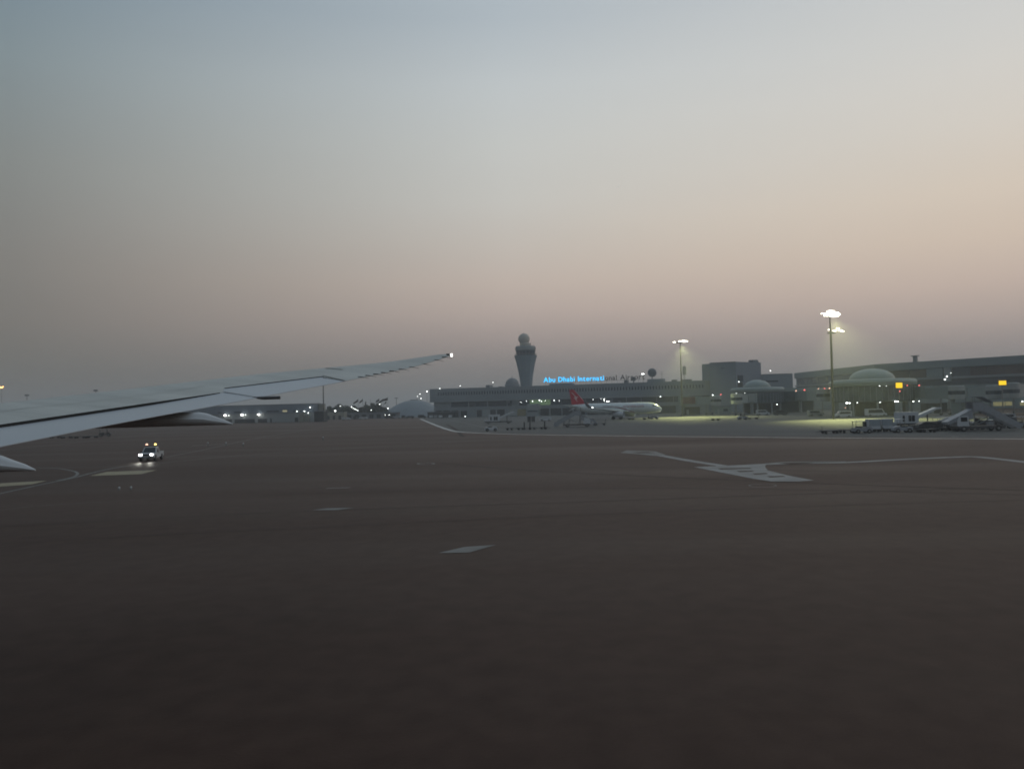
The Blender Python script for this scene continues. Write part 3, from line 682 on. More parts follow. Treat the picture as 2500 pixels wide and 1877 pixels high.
for px, py, r_, mm in ((1272, 982, .28, 'lamps'), (1285, 979, .26, 'lamps'), (1300, 979.5, .34, 'lamps'), (1295, 989, .24, 'lamps'), (1317, 977, .42, 'lamps'), (1322, 979.5, .34, 'lamps'), (1331, 978.5, .24, 'lamps'), (1353, 977.5, .36, 'lamps'), (1365, 978, .24, 'lamps'), (1448, 975, .22, 'lamps'), (1467, 973, .22, 'lamps'), (1611, 968, .26, 'lamps'), (1635, 966, .2, 'lamps')):
    u, z = T.uz(px, py, .9); lampdot(term, u, .9, z, r_, mm, 'soffit_lamp')
# small plant on its roof
for a, b, h, mm in ((1183, 1192, 1.4, 'roof'), (1339, 1396, 1.0, 'roof'), (1523, 1531, 1.6, 'roof'), (1214, 1222, .4, 'roof'), (1640, 1652, 1.0, 'roof'), (1664, 1688, .9, 'roof')):
    MB().box(T.U(a), T.U(b), 3, 8, 16.9, 16.9+h).build('roof_plant', mm, term)
ua, ub_ = T.U(1582, 3), T.U(1622, 3)
MB().box(ua, ub_, 3, 10, 16.9, 18.6).build('plant_room', 'wall', term)

# rooftop name: lit letters on the left, dark ones on the right
sg = thing('rooftop_sign', 'rooftop airport name in letters, blue lit on the left, unlit on the right', 'sign', T.A, T.rz)
ul, ur = T.U(1329, 1.5), T.U(1578, 1.5)
txt = 'Abu Dhabi International Airport'
adv = []; metas = []
def glyph(ch):
    c = bpy.data.curves.new('letter', 'FONT'); c.body = ch; c.size = 3.9; c.extrude = .12; c.offset = .035; c.resolution_u = 3
    o = bpy.data.objects.new('tmp', c); COL.objects.link(o); bpy.context.view_layer.update()
    dg = bpy.context.evaluated_depsgraph_get(); me = bpy.data.meshes.new_from_object(o.evaluated_get(dg))
    xs = [v.co.x for v in me.vertices] or [0]; wdt = max(xs)-min(xs); x0_ = min(xs)
    for v in me.vertices: v.co.x -= x0_
    bpy.data.objects.remove(o); me.name = 'letter'; return me, wdt
tot = 0; row = []
for ch in txt:
    if ch == ' ': row.append((None, 1.5)); tot += 1.5; continue
    me, wdt = glyph(ch); row.append((me, wdt+.42)); tot += wdt+.42
k = (ur-ul)/tot; u = ul; idx = 0
for (me, a), ch in zip(row, txt):
    if me:
        lit = idx <= 18
        me.materials.clear(); me.materials.append(M['neon'] if lit else M['letter'])
        o = bpy.data.objects.new('letter', me); COL.objects.link(o); o.parent = sg; o.location = (u, 1.5, 18.75); o.rotation_euler.x = math.pi/2; o.scale = (k, 1.0 if lit else 1.0, 1)
    u += a*k; idx += 1
mb = MB()
for i in range(20):
    uu = ul+1+(ur-ul-2)*i/19; mb.bar((uu, 1.75, 16.9), (uu, 1.75, 18.9), .05, .05, 5)
mb.bar((ul, 1.75, 18.55), (ur, 1.75, 18.55), .06, .06, 5); mb.build('sign_frame', 'steel', sg)

def dish(label, px, py, rr, hgt, off=4, name='satellite_dish'):
    u, z = T.uz(px, py, off); o = T.A+T.u*u+T.n*off
    t = thing(name, label, 'satellite dish', (o.x, o.y, 16.9), T.rz+R(-12))
    mb = MB(); prof = [(rr*math.sin(a), .35*rr*(1-math.cos(a))*1.4) for a in [i*math.pi/2/8 for i in range(9)]]; prof2 = [(r_*.97, z_+.06) for r_, z_ in reversed(prof)]
    mb.lathe(prof+prof2, (0, 0, 0), 28); dsh = mb.build('reflector', 'roof', t, True); dsh.rotation_euler = (R(-74), 0, R(14)); dsh.location = (0, 0, z-16.9)
    MB().bar((0, 0, 0), (0, .3, z-16.9), .35, .22).build('pedestal', 'roof', t)
    return t
dish('large dark satellite dish on the roof plant room right of the name', 1591.5, 911, 2.45, 0, 5)
dish('smaller dark dish on the roof among the unlit letters', 1546.5, 926, 1.25, 0, 4)
t = thing('roof_antenna', 'thin antenna mast on the roof right of the large dish', 'antenna', T.A+T.u*T.U(1618, 6)+T.n*6+Vector((0, 0, 18.6)), 0)
MB().bar((0, 0, 0), (0, 0, 3.9), .10, .07, 6).build('mast', 'steel', t)
mb = MB(); [mb.bar((-.8, 0, z), (.8, 0, z), .06, .06, 5) for z in (2.6, 3.7)]; mb.build('crossbar', 'steel', t)
t = thing('roof_lamp', 'bright white lamp on a short post at the end of the rooftop name', 'lamp', T.A+T.u*T.U(1572, 3)+T.n*3+Vector((0, 0, 16.9)), T.rz)
MB().bar((0, 0, 0), (0, 0, 4.6), .09, .09, 6).build('post', 'steel', t); MB().box(-.7, .7, -.25, .25, 4.4, 4.85).build('lamp_head', 'lamps', t)

# control tower
tx = GX(1286.5, 560)
tw = thing('control_tower', 'flared concrete control tower with glass cab and round radome on top', 'control tower', tx)
K = 560/1880
zt_ = lambda py: Z(1286, py, 560)
prof = [(14.2*K, 0), (14.2*K, zt_(950)), (14.4*K, zt_(940)), (16.5*K, zt_(920)), (20*K, zt_(900)), (24*K, zt_(882)), (28*K, zt_(868.5)), (28*K, zt_(868.0)), (25*K, zt_(867.8))]
MB().lathe(prof, (0, 0, 0), 12).build('shaft', 'tower', tw, False)
mb = MB()
for i in range(5):
    z = zt_(940)+i*(zt_(875)-zt_(940))/5
MB().lathe([(21*K, zt_(868)), (24*K, zt_(855.5))], (0, 0, 0), 24).build('cab_glass', 'glass', tw)
MB().lathe([(24*K, zt_(855.6)), (25*K, zt_(853)), (25*K, zt_(848)), (23.5*K, zt_(845.3)), (16*K, zt_(844.4))], (0, 0, 0), 32).build('cab_roof', mat('cab_roof_concrete', (.24, .27, .28), .7), tw, True)
mb = MB()
for i in range(16):
    a = 2*math.pi*i/16; mb.bar((21.2*K*math.cos(a), 21.2*K*math.sin(a), zt_(868)), (24.2*K*math.cos(a), 24.2*K*math.sin(a), zt_(855.6)), .14, .14, 4)
mb.build('mullion', 'roof', tw)
MB().lathe([(12*K, zt_(845)), (13.8*K, zt_(842)), (13.8*K, zt_(839)), (12*K, zt_(837.5))], (0, 0, 0), 32).build('radome_base', 'radome', tw, True)
zc = zt_(827.6); MB().ball((-3.2*K, 0, zc), 14*K, 20).build('radome', 'radome', tw, True)
MB().bar((-3.2*K, 0, zc+14*K-.1), (-3.2*K, 0, zc+14*K+1.1), .12, .06).build('lightning_rod', 'steel', tw)
mb = MB()
for i in range(20):
    a = 2*math.pi*i/20; mb.bar((26.8*K*math.cos(a), 26.8*K*math.sin(a), zt_(868)), (26.8*K*math.cos(a), 26.8*K*math.sin(a), zt_(865)), .05, .05, 4)
mb.lathe([(26.8*K, zt_(865)), (26.9*K, zt_(864.6))], (0, 0, 0), 24); mb.build('railing', 'steel', tw)
mb = MB()
for x, h in ((-19*K, 4.0), (-15*K, 2.6), (16*K, 2.6), (20*K, 4.2)): mb.bar((x, 0, zt_(845)), (x, 0, zt_(845)+h*.6), .07, .05, 5)
mb.build('aerial', 'steel', tw)
# little domed building behind the terminal
md = thing('domed_hall', 'small dark dome with a finial just left of the control tower', 'domed building', GX(1252, 535))
K2 = 535/1880; zb = Z(1252, 941, 535); zp = Z(1252, 922.7, 535)
MB().lathe([(17.5*K2, 0), (17.5*K2, zb), (19*K2, zb+.3), (18*K2, zb+.8)], (0, 0, 0), 24).build('drum', 'wall2', md)
MB().lathe([(16.5*K2*math.cos(a), zb+.8+(zp-zb-.8)*math.sin(a)) for a in [i*math.pi/2/10 for i in range(11)]], (0, 0, 0), 32).build('dome', 'roof', md, True)
mb = MB(); mb.bar((0, 0, zp-.1), (0, 0, Z(1252, 914, 535)), .10, .05, 6); mb.ball((0, 0, zp+.9), .35, 6); mb.build('finial', 'roof', md)

# broad low vault left of the terminal
K3 = 520/1880
vt = thing('vaulted_hall', 'broad low grey domed hall at the left end of the long terminal', 'domed building', GX(1012, 520))
zpk = Z(1012, 976.5, 520)
MB().lathe([(23.3*(1-i/16), zpk*(1-(1-i/16)**2)) for i in range(17)], (0, 0, 0), 48).build('dome', M.setdefault('vault', mat('vault_skin', (.19, .22, .245), .6, 0, .06, .1)), vt, True)
mb = MB(); mb.box(-2.5, 2.5, -2, 2, zpk-.35, zpk+.25); mb.build('roof_cap', 'roof', vt)
MB().box(-21, -7, -21, -18, 0, 1.9).build('annex', 'roof', vt); MB().box(-22, -11, -22, -17.5, 1.9, 2.4).build('annex_roof', 'wallw', vt)
# low sheds left of the terminal
sh = thing('service_shed', 'low dark green service shed before the left end of the terminal', 'shed', GX(1078, 447), T.rz)
MB().box(-9, 8, 0, 6, 0, 3.2).build('wall', 'dark', sh); MB().box(-9.3, 8.3, -.5, 6.3, 3.2, 3.5).build('roof', 'roof', sh)
for i, px in enumerate((1052, 1063, 1075, 1086, 1099)):
    van('parked car, %s from the left, before the service shed' % ('first', 'second', 'third', 'fourth', 'fifth')[i], GX(px, 436-i*2), R(92), 4.4, 1.5, ('white', 'greyv', 'white', 'darkv', 'white')[i], 'parked_car', 'car')

# cargo hall on the far left
C_ = Facade((440, 430), (767, 409))
cg = thing('cargo_hall', 'long blue grey cargo hall with floodlit doors behind our wing', 'building', C_.A, C_.rz)
ztop = C_.uz(767, 986)[1]; zmid = C_.uz(767, 1006.5)[1]
MB().box(0, C_.L, 0, 7, zmid, ztop).build('upper_wall', 'wall2', cg); MB().box(.1, C_.L-.1, .4, 6.8, 0, zmid-.003).build('lower_wall', 'wallw', cg)
MB().box(-.1, C_.L+.1, -.1, 7.1, ztop+.003, ztop+.35).build('parapet', 'roof', cg)
for a, b, y0_, y1_, mm in ((573, 622, 1022.5, 1033, 'dark'), (630, 652, 1022, 1032, 'dark'), (660, 663.5, 1021, 1032, 'dark'), (720, 728, 1019, 1032, 'dark'), (540, 566, 1023, 1033, 'dark')):
    ua_, za = C_.uz(a, y1_, .4); ub2, zb2 = C_.uz(b, y0_, .4)
    MB().box(ua_, ub2, .3, .397, 0, max(zb2, .8)).build('door', mm, cg)
for a, b, y0_, y1_, mm in ((651, 681, 1001.5, 1006, 'glass'), (690, 701, 1001, 1005.6, 'litw'), (716, 737, 1001.5, 1005.5, 'glass'), (572, 590, 1004.5, 1008, 'glass'), (532, 542, 1006, 1009, 'glass')):
    ua_, za = C_.uz(a, y1_); ub2, zb2 = C_.uz(b, y0_)
    if zb2 > za: MB().box(ua_, ub2, -.06, -.003, za, zb2).build('window', mm, cg)
for a, b, y0_ in ((730, 741, 1008), (743, 752, 1014)):
    ua_, _ = C_.uz(a, 1028, -1); ub2, zb2 = C_.uz(b, y0_, -1)
    MB().box(ua_, ub2, -1, .39, 0, zb2).build('lobby_panel', 'sand', cg)
for px, py, r_ in ((549.6, 1014, .85), (590.8, 1013, .9), (631.4, 1012, .85), (558.5, 1014, .28), (599.5, 1012.5, .3), (757, 994, .45), (725, 1004, .4), (743, 1004, .42), (752.5, 1007.5, .35)):
    u, z = C_.uz(px, py, -1.2); lampdot(cg, u, -1.2, z, r_, 'lamp' if r_ > .6 else 'lamps', 'wall_floodlight'); MB().bar((u, -1.0, z), (u, .3, z+.2), .08).build('lamp_bracket', 'steel', cg)
u0_, _ = C_.uz(767, 1000); bx = thing('annex_block', 'pale block joined to the right end of the cargo hall', 'building', C_.A+C_.u*(C_.L+.3)+C_.n*4, C_.rz)
MB().box(0, 2.6, 0, 3, 0, ztop-.2).build('wall', 'sand', bx); MB().box(-.1, 2.7, -.1, 3.1, ztop-.2, ztop+.05).build('roof', 'roof', bx)
bx = thing('plant_block', 'dark low block right of the cargo hall below the slim pole', 'building', GX(779, 398), 0)
MB().box(-2.6, 2.4, 0, 8, 0, 5.3).build('wall', 'dark', bx); MB().box(-2.7, 2.5, -.1, 8.1, 5.3, 5.6).build('roof', 'roof', bx)
bx = thing('low_shed', 'low sand coloured shed lit by one lamp before the trees', 'shed', GX(818, 470), 0)
MB().box(-7, 5.5, 0, 8, 0, 4.4).build('wall', 'sand', bx); MB().box(-7.2, 5.7, -.2, 8.2, 4.4, 4.7).build('roof', 'roof', bx)
for x in (-5, -1.5, 2): MB().box(x, x+1.6, -.05, -.003, 0, 2.4).build('door', 'dark', bx)
bx = thing('long_low_building', 'long low dark building below the flags and trees', 'building', GX(900, 478), R(-3))
MB().box(-20, 18, 0, 8, 0, 3.4).build('wall', 'roof', bx); MB().box(-20.4, 18.4, -.6, 8.3, 3.4, 3.7).build('roof', 'wall2', bx)
for i in range(8): MB().box(-18+4.6*i, -15.5+4.6*i, -.05, -.003, .2, 2.6).build('window', 'dark', bx)
for i, px in enumerate((845, 868, 886, 950, 968, 985, 1000, 1030)):
    van('distant parked vehicle, %s from the left, below the flags and low dome' % ('first', 'second', 'third', 'fourth', 'fifth', 'sixth', 'seventh', 'eighth')[i], GX(px, 440+5*(i % 3)), R((0, 90, 180, 10)[i % 4]), 4.8, (1.5, 1.9)[i % 2], ('white', 'darkv', 'white', 'darkv', 'greyv', 'darkv', 'darkv', 'darkv')[i], 'distant_vehicle', 'vehicle')

# tall block and low link beside it
B1 = Facade((1736, 399), (1799, 392)); B2 = Facade((1799.3, 392), (1861, 404))
blk = thing('tall_block', 'tall plain grey block rising right of the long terminal', 'building', B1.A, B1.rz)
zr = B1.uz(1737, 887)[1]
MB().box(0, B1.L, 0, 24, 0, zr).build('left_wall', 'wall', blk)
dv = B2.A-B1.A; al = dv.dot(B1.u); rb = B2.rz-B1.rz
Tm = Matrix.Translation(Vector((al, dv.dot(B1.n), 0))) @ Matrix.Rotation(rb, 4, 'Z')
MB().box(.05, B2.L, .03, 22, 0, zr+.15, Tm).build('right_wall', 'wall2', blk)
MB().box(-.15, B1.L+.05, -.15, 24, zr+.003, zr+.35).build('parapet', 'roof', blk)
ua_, za = B2.uz(1843, 883); ub2, zb2 = B2.uz(1855, 877.5)
MB().box(ua_, ub2, 1, 4, zr+.153, zr+1.5, Tm).build('roof_plant', 'roof', blk)
ua_, za = B2.uz(1801, 931); ub2, zb2 = B2.uz(1814, 916)
MB().box(ua_, ub2, -.04, .02, za, zb2, Tm).build('window', 'glass', blk)
ua_, za = B2.uz(1801, 945); ub2, zb2 = B2.uz(1813, 933)
MB().box(ua_, ub2, -.04, .02, za, zb2, Tm).build('window', 'dark', blk)
ua_, za = B1.uz(1760, 900); ub2, zb2 = B1.uz(1768, 898.3)
MB().box(ua_, ub2, -.04, -.003, za, zb2).build('vent', 'glass', blk)
for k_ in (.33, .66): MB().box(B1.L*k_-.04, B1.L*k_+.04, -.02, -.003, 0, zr-.3).build('cladding_joint', 'roof', blk)
u, z = B2.uz(1804, 932, -.6); q = Tm @ Vector((u, -.6, z)); lampdot(blk, q.x, q.y, q.z, .35, 'lamps', 'wall_lamp')
Lk = Facade((1861, 404), (1947, 400))
lk = thing('link_building', 'lower grey link building between the tall block and the curved terminal', 'building', Lk.A, Lk.rz)
zl_ = Lk.uz(1900, 913.5)[1]
MB().box(0, Lk.uz(1935, 914)[0], 0, 20, 0, zl_).build('wall', 'wall', lk); MB().box(-.1, Lk.uz(1934, 914)[0], -.1, 20, zl_+.003, zl_+.25).build('parapet', 'roof', lk)
ua_, za = Lk.uz(1870, 933); ub2, zb2 = Lk.uz(1900, 928.5); MB().box(ua_, ub2, -.06, -.003, za, zb2).build('window', 'dark', lk)

# large right hand terminal with long glazed band
RA = Facade((1944, 470), (2140, 372)); RB = Facade((2140.2, 372), (2640, 300))
rtm = thing('right_terminal', 'large curved terminal with a long dark glazed band filling the right background', 'building', RA.A, RA.rz)
ZR = 20.8
def part_on(F, off, name, m_, px0, px1, z0_, z1_, y0_, y1_):
    a = F.U(px0); b = F.U(px1); dv = F.A-RA.A; T_ = Matrix.Translation(Vector((dv.dot(RA.u), dv.dot(RA.n), 0))) @ Matrix.Rotation(F.rz-RA.rz, 4, 'Z')
    return MB().box(a, b, y0_, y1_, z0_, z1_, T_).build(name, m_, rtm)
zA = RA.uz(1990, 905.5)[1]; zB = RB.uz(2330, 877.5)[1]; 
for F, p0, p1, zr_ in ((RA, 1944, 2140, zA), (RB, 2140.3, 2640, zB)):
    part_on(F, 0, 'wall', 'wallg', p0, p1, 0, zr_-3.4, .6, 30)
    part_on(F, 0, 'roof_fascia', 'wallg', p0, p1, zr_-3.397, zr_, -.5, 31)
    part_on(F, 0, 'ledge', 'wallw', p0, p1, zr_-8.3, zr_-7.6, -.4, .597)
    part_on(F, 0, 'dark_band', 'glass', p0, p1, zr_-11.2, zr_-8.6, .4, .597)
pan = [(RA, 1948, 1985, 'glass'), (RA, 1986, 2022, 'glass'), (RA, 2023, 2060, 'glassblue'), (RA, 2061, 2098, 'glassblue'), (RA, 2099, 2138, 'glass'), (RB, 2142, 2180, 'glassb'), (RB, 2181, 2222, 'glassb'), (RB, 2223, 2265, 'glassb'), (RB, 2327, 2370, 'glass'), (RB, 2371, 2412, 'glassb'), (RB, 2413, 2455, 'glassb'), (RB, 2456, 2500, 'glassb'), (RB, 2501, 2560, 'glassb')]
for F, a, b, mm in pan:
    zr_ = zA if F is RA else zB
    part_on(F, 0, 'window', mm, a, b, zr_-7.4, zr_-3.6, .45, .596)
part_on(RB, 0, 'pier', 'wallg', 2266, 2306, zB-7.4, zB-3.6, -.3, .596); part_on(RB, 0, 'pier', 'wallw', 2309, 2326, zB-9.5, zB-3.6, -.35, .596)
for F, px, py, r_ in ((RA, 2001, 895, .0), (RA, 2048, 913, .25), (RA, 2042, 914.5, .2), (RB, 2172, 902, .2), (RB, 2190, 901, .18), (RB, 2214, 900, .18), (RB, 2425, 889, .2), (RB, 2458, 887, .2), (RB, 2307, 926, .45), (RB, 2312, 919, .42), (RB, 2321, 910, .2), (RB, 2309.4, 971, .45), (RB, 2496, 980, .35), (RB, 2252, 958, .2)):
    if not r_: continue
    u, z = F.uz(px, py, -.3); p = F.A+F.u*u-F.n*.3; q = p-RA.A
    lampdot(rtm, q.dot(RA.u), q.dot(RA.n), z, r_, 'lamps', 'ceiling_lamp')
t = thing('roof_vent', 'T shaped vent stack on the roof of the right terminal', 'vent', RB.A+RB.u*RB.U(2239, 3)+RB.n*3+Vector((0, 0, zB)), RB.rz)
MB().box(-.8, .8, -.6, .6, 0, 2.7).build('stack', 'roof', t); MB().box(-1.6, 1.6, -.8, .8, 2.7, 3.1).build('cap', 'roof', t)
# lit ground level room seen behind the stairs
for px0, px1, y0_, y1_ in ((2424, 2452, 981, 991), (2454, 2470, 980, 990), (2489, 2502, 982, 990), (2322, 2340, 988, 1000)):
    u0_, z0_ = RB.uz(px0, y1_); u1_, z1_ = RB.uz(px1, y0_)
    part_on(RB, 0, 'lit_window', M.setdefault('litroom', mat('lit_room', (.2, .2, .12), .5, emit=(.5, .45, .2), es=.30, noise=.4, scale=.6)), px0, px1, z0_, z1_, .5, .598)

# domed gate pods
def pod(label, px, D, rr, ztop_, zbot, rd, hd, pxd=None):
    t = thing('gate_pod', label, 'domed gate pod', GX(px, D))
    MB().lathe([(rr*.93, zbot), (rr*.95, zbot+.3), (rr*.95, ztop_-2.2)], (0, 0, 0), 40).build('glazed_wall', M.setdefault('podg', mat('pod_glass', (.07, .095, .11), .25, 0, .3, .4)), t, True)
    MB().lathe([(rr*.95, ztop_-2.2), (rr*1.0, ztop_-2.0), (rr*1.02, ztop_-1.0), (rr*.98, ztop_-.2), (rr*.9, ztop_)], (0, 0, 0), 48).build('roof_ring', 'dome', t, True)
    MB().lathe([(rr*.5, 0), (rr*.5, zbot)], (0, 0, 0), 24).build('core', 'dark', t)
    MB().lathe([(rd*math.cos(a), ztop_+hd*math.sin(a)) for a in [i*math.pi/2/10 for i in range(11)]], (0, 0, 0), 40).build('dome', 'dome', t, True)
    col = None
    for i in range(10):
        a = 2*math.pi*i/10
        l = (rr*.88*math.cos(a), rr*.88*math.sin(a), 0)
        if col is None: col = MB().bar((0, 0, 0), (0, 0, zbot), .35, .35, 8).build('column', 'wall', t, loc=l)
        else: inst(col, t, l)
    ml = None
    for i in range(24):
        a = math.pi+math.pi*i/23
        if ml is None: ml = MB().box(-.06, .06, -.06, .06, zbot+.3, ztop_-2.2).build('mullion', 'roof', t, loc=(rr*.96*math.cos(a), rr*.96*math.sin(a), 0), )
        else: inst(ml, t, (rr*.96*math.cos(a), rr*.96*math.sin(a), 0), a)
    return t
p1 = pod('smaller domed gate pod beside the tall block', 1850, 350, 11.6, Z(1850, 945, 338), 4.4, 5.9, 3.5)
p2 = pod('larger domed gate pod right of the near light mast', 2131, 252, 13.0, Z(2130, 924.5, 240), 4.5, 6.9, 3.6)
zz = Z(1760, 948, 350)
lk2 = thing('glazed_link', 'flat roofed glazed corridor right of the smaller domed pod', 'corridor', GX(1925, 352), R(0))
MB().box(-10, 12, -3, 4, 5, Z(1925, 949, 349)-1.2).build('wall', M['podg'], lk2); MB().box(-10, 12.2, -3.3, 4.3, Z(1925, 949, 349)-1.2, Z(1925, 947, 349)).build('roof', 'dome', lk2)
MB().box(-9, 11, -2, 3, 0, 5).build('base', 'dark', lk2)
for par, lst in ((p2, ((2033, 984, .45, 'lamps'), (2067.5, 983.5, .62, 'lamps'), (2074, 984, .5, 'lamps'), (2093, 983, .3, 'lamps'), (2148.6, 982, .3, 'lamps'), (2186, 980, .55, 'lamps'), (2192, 980, .45, 'lamps'), (2230, 980, .4, 'lamps'), (2244, 979, .28, 'lamps'), (2064, 995, .26, 'pinkl'), (2147.5, 942, .26, 'lamps'), (2164, 942, .2, 'lamps'))), (p1, ((1897, 987, .5, 'lamps'), (1798, 960, .3, 'lamps'), (1818, 959, .25, 'lamps')))):
    base = Vector(par.location)
    for px, py, r_, mm in lst:
        p = P(px, py, base.y-(13.3 if par is p2 else 12.0)); q = p-base
        lampdot(par, q.x, q.y, q.z, r_*.62, mm, 'soffit_lamp')
# jet bridges
def bridge(label, pA, pB, z0_, h=2.9, wd=3.2, m_='wallg', cab=True, panel=None):
    a = Vector(pA); b = Vector(pB); v = b-a; Lb = v.length; rz = math.atan2(v.y, v.x)
    t = thing('jet_bridge', label, 'jet bridge', (a.x, a.y, 0), rz)
    MB().box(0, Lb*.5, -wd/2, wd/2, z0_, z0_+h).build('tunnel', m_, t); MB().box(Lb*.5, Lb, -wd/2+.2, wd/2-.2, z0_-.25, z0_+h-.35).build('tunnel', m_, t)
    rib = None
    for i in range(int(Lb/2)):
        l = (1+2*i, 0, 0)
        if l[0] > Lb*.5-.1: break
        if rib is None: rib = MB().box(-.08, .08, -wd/2-.06, wd/2+.06, z0_-.05, z0_+h+.05).build('rib', 'roof', t, loc=l)
        else: inst(rib, t, l)
    if cab:
        MB().lathe([(2.1, z0_-.5), (2.2, z0_-.3), (2.2, z0_+h-.2), (1.9, z0_+h)], (Lb+1, 0, 0), 16).build('cab', 'wallw', t)
        MB().lathe([(2.23, z0_+1.0), (2.23, z0_+2.1)], (Lb+1, 0, 0), 16).build('cab_window', 'glass', t)
    MB().lathe([(2.3, z0_-.4), (2.3, z0_+h+.3)], (-1, 0, 0), 16).build('rotunda', 'wallg', t); MB().bar((-1, 0, 0), (-1, 0, z0_-.4), .7, .7, 10).build('column', 'wall', t)
    mb = MB()
    for sgn in (-1, 1): mb.bar((Lb*.82, sgn*1.5, .6), (Lb*.82, sgn*1.5, z0_), .18, .18, 6)
    mb.box(Lb*.82-.4, Lb*.82+.4, -1.9, 1.9, .5, .9); mb.build('drive_leg', 'steel', t)
    wheelset(t, ((Lb*.82, 1.6), (Lb*.82, -1.6)), .5, .35, False)
    if panel: MB().box(Lb*.05, Lb*.48, -wd/2-.12, -wd/2-.07, z0_+.3, z0_+h-.2).build('advert_panel', 'redp', t)
    return t
def lampon(t, px, py, D, r_, mm, nm='obstruction_lamp'):
    q = P(px, py, D)-Vector(t.location); c, s_ = math.cos(-t.rotation_euler.z), math.sin(-t.rotation_euler.z)
    return lampdot(t, q.x*c-q.y*s_, q.x*s_+q.y*c, q.z, r_, mm, nm)
b1 = bridge('jet bridge with a dark red advert panel beside the parked airliner nose', GX(1672, 352), GX(1745, 332), 4.6, 3.6, m_='wallg', cab=True, panel=True)
b2 = bridge('jet bridge reaching left from the smaller domed pod', GX(1835, 332), GX(1800, 300), 5.0, 3.6)
b3 = bridge('long jet bridge between the two domed pods', GX(1955, 345), GX(2010, 262), 5.4, 3.8)
b4 = bridge('jet bridge reaching right from the larger domed pod', GX(2215, 250), GX(2330, 232), 5.2, 3.6)
b5 = bridge('second jet bridge running behind the big stair truck', GX(2330, 268), GX(2425, 238), 5.0, 3.8)
b6 = bridge('jet bridge at the far right edge of the apron', GX(2560, 262), GX(2472, 222), 5.2, 4.0)
for t_, lst in ((b1, ((1740, 964, 330, .34, 'lamps'), (1760, 963, 330, .32, 'redl'), (1613, 968, 345, .25, 'lamps'))), (b3, ((1943.6, 954, 335, .35, 'pinkl'), (1964, 952, 330, .4, 'redl'), (1998, 949.5, 262, .34, 'pinkl'), (2013, 948.7, 260, .32, 'redl'), (2025, 947.7, 258, .26, 'pinkl'))), (b4, ((2215, 941, 240, .22, 'redl'), (2244, 941, 238, .26, 'redl'), (2196, 955, 237, .3, 'redl'))), (b6, ((2477, 940.7, 220, .24, 'pinkl'),))):
    for a in lst: lampon(t_, *a)
# yellow lit stand signs
for px0, px1, y0_, y1_, D, lb in ((2190, 2204.5, 934, 947, 236, 'square glowing yellow sign on a post before the larger domed pod'), (2442, 2458.5, 929, 940, 214, 'glowing yellow sign on a post near the right edge')):
    a = P(px0, y1_, D); b = P(px1, y0_, D); c = GX((px0+px1)/2, D)
    t = thing('stand_sign', lb, 'sign', c, 0)
    hw = (b.x-a.x)/2; MB().box(-hw, hw, -.12, .12, a.z, b.z).build('lit_face', 'yellow', t); MB().box(-hw-.15, hw+.15, .13, .4, a.z-.15, b.z+.15).build('case', 'darkv', t)
    MB().bar((0, .26, 0), (0, .26, a.z-.1), .15, .12, 8).build('post', 'steel', t)
# ground-level clutter under the right terminal
for i, (px, D, lb) in enumerate(((1690, 352, 'dark utility cabin below the red advert jet bridge'), (1765, 345, 'grey utility cabin between the jet bridge and the smaller pod'), (2290, 262, 'dark utility cabin behind the cabin loader on the right'), (2370, 250, 'grey utility cabin behind the big stair truck'))):
    t = thing('utility_cabin', lb, 'utility cabin', GX(px, D), R(4*i))
    MB().box(-3.5, 3.5, 0, 4, 0, 3.4).build('wall', 'dark' if i % 2 == 0 else 'wallg', t); MB().box(-3.7, 3.7, -.3, 4.2, 3.4, 3.6).build('roof', 'roof', t)
    MB().box(-2.6, -1.6, -.05, -.003, 0, 2.2).build('door', 'wallw', t); MB().box(.2, 2.2, -.05, -.003, 1.2, 2.3).build('window', 'glass', t)

# ------------------------------------------------------------------ parked airliner
nose = GX(1616, 278); tail = GX(1389, 296); hd = (nose-tail); Lp = hd.length; hd.normalize(); kk = Lp/37.6
ap = thing('parked_airliner', 'white twin jet with a red bird tail parked before the long terminal', 'airliner', tail, math.atan2(hd.y, hd.x)); ap.scale = (kk, kk, kk)
st = [(0, .25, 5.15), (.8, .45, 5.12), (3, .95, 4.9), (6, 1.45, 4.6), (9, 1.80, 4.30), (12, 1.98, 4.12), (20, 2.0, 4.1), (30, 2.0, 4.1), (32.5, 1.97, 4.08), (34.2, 1.8, 3.98), (35.6, 1.45, 3.80), (36.6, 1.02, 3.62), (37.25, .6, 3.50), (37.6, .12, 3.42)]
secs = [[Vector((x, r_*math.cos(a), z+r_*1.05*math.sin(a))) for a in [2*math.pi*i/24 for i in range(24)]] for x, r_, z in st]
loft(secs, 'fuselage', 'planew', ap)
def plate(poly3, th, axis, name, m_, par=ap):
    mb = MB(); n = len(poly3); o = Vector(axis)*th/2; vs = [Vector(p)+o for p in poly3]+[Vector(p)-o for p in poly3]
    mb.add(vs, [tuple(range(n)), tuple(range(2*n-1, n-1, -1))]+[(i, n+i, n+(i+1) % n, (i+1) % n) for i in range(n)]); return mb.build(name, m_, par)
fin = plate([(1.3, 0, 6.0), (8.8, 0, 6.1), (6.6, 0, 7.0), (2.2, 0, 11.8), (.35, 0, 11.8)], .34, (0, 1, 0), 'tail_fin', 'red')
bird = [(1.2, 10.9), (2.0, 10.4), (2.7, 9.6), (3.3, 9.0), (4.3, 9.1), (3.6, 8.4), (3.5, 7.6), (4.0, 6.9), (3.3, 7.4), (2.7, 8.2), (2.2, 8.4), (2.8, 8.8), (2.3, 9.6), (1.6, 10.3)]
plate([(x, -.19, z) for x, z in bird], .03, (0, 1, 0), 'bird_emblem', mat('emblem_white', (.7, .5, .48), .4), fin)
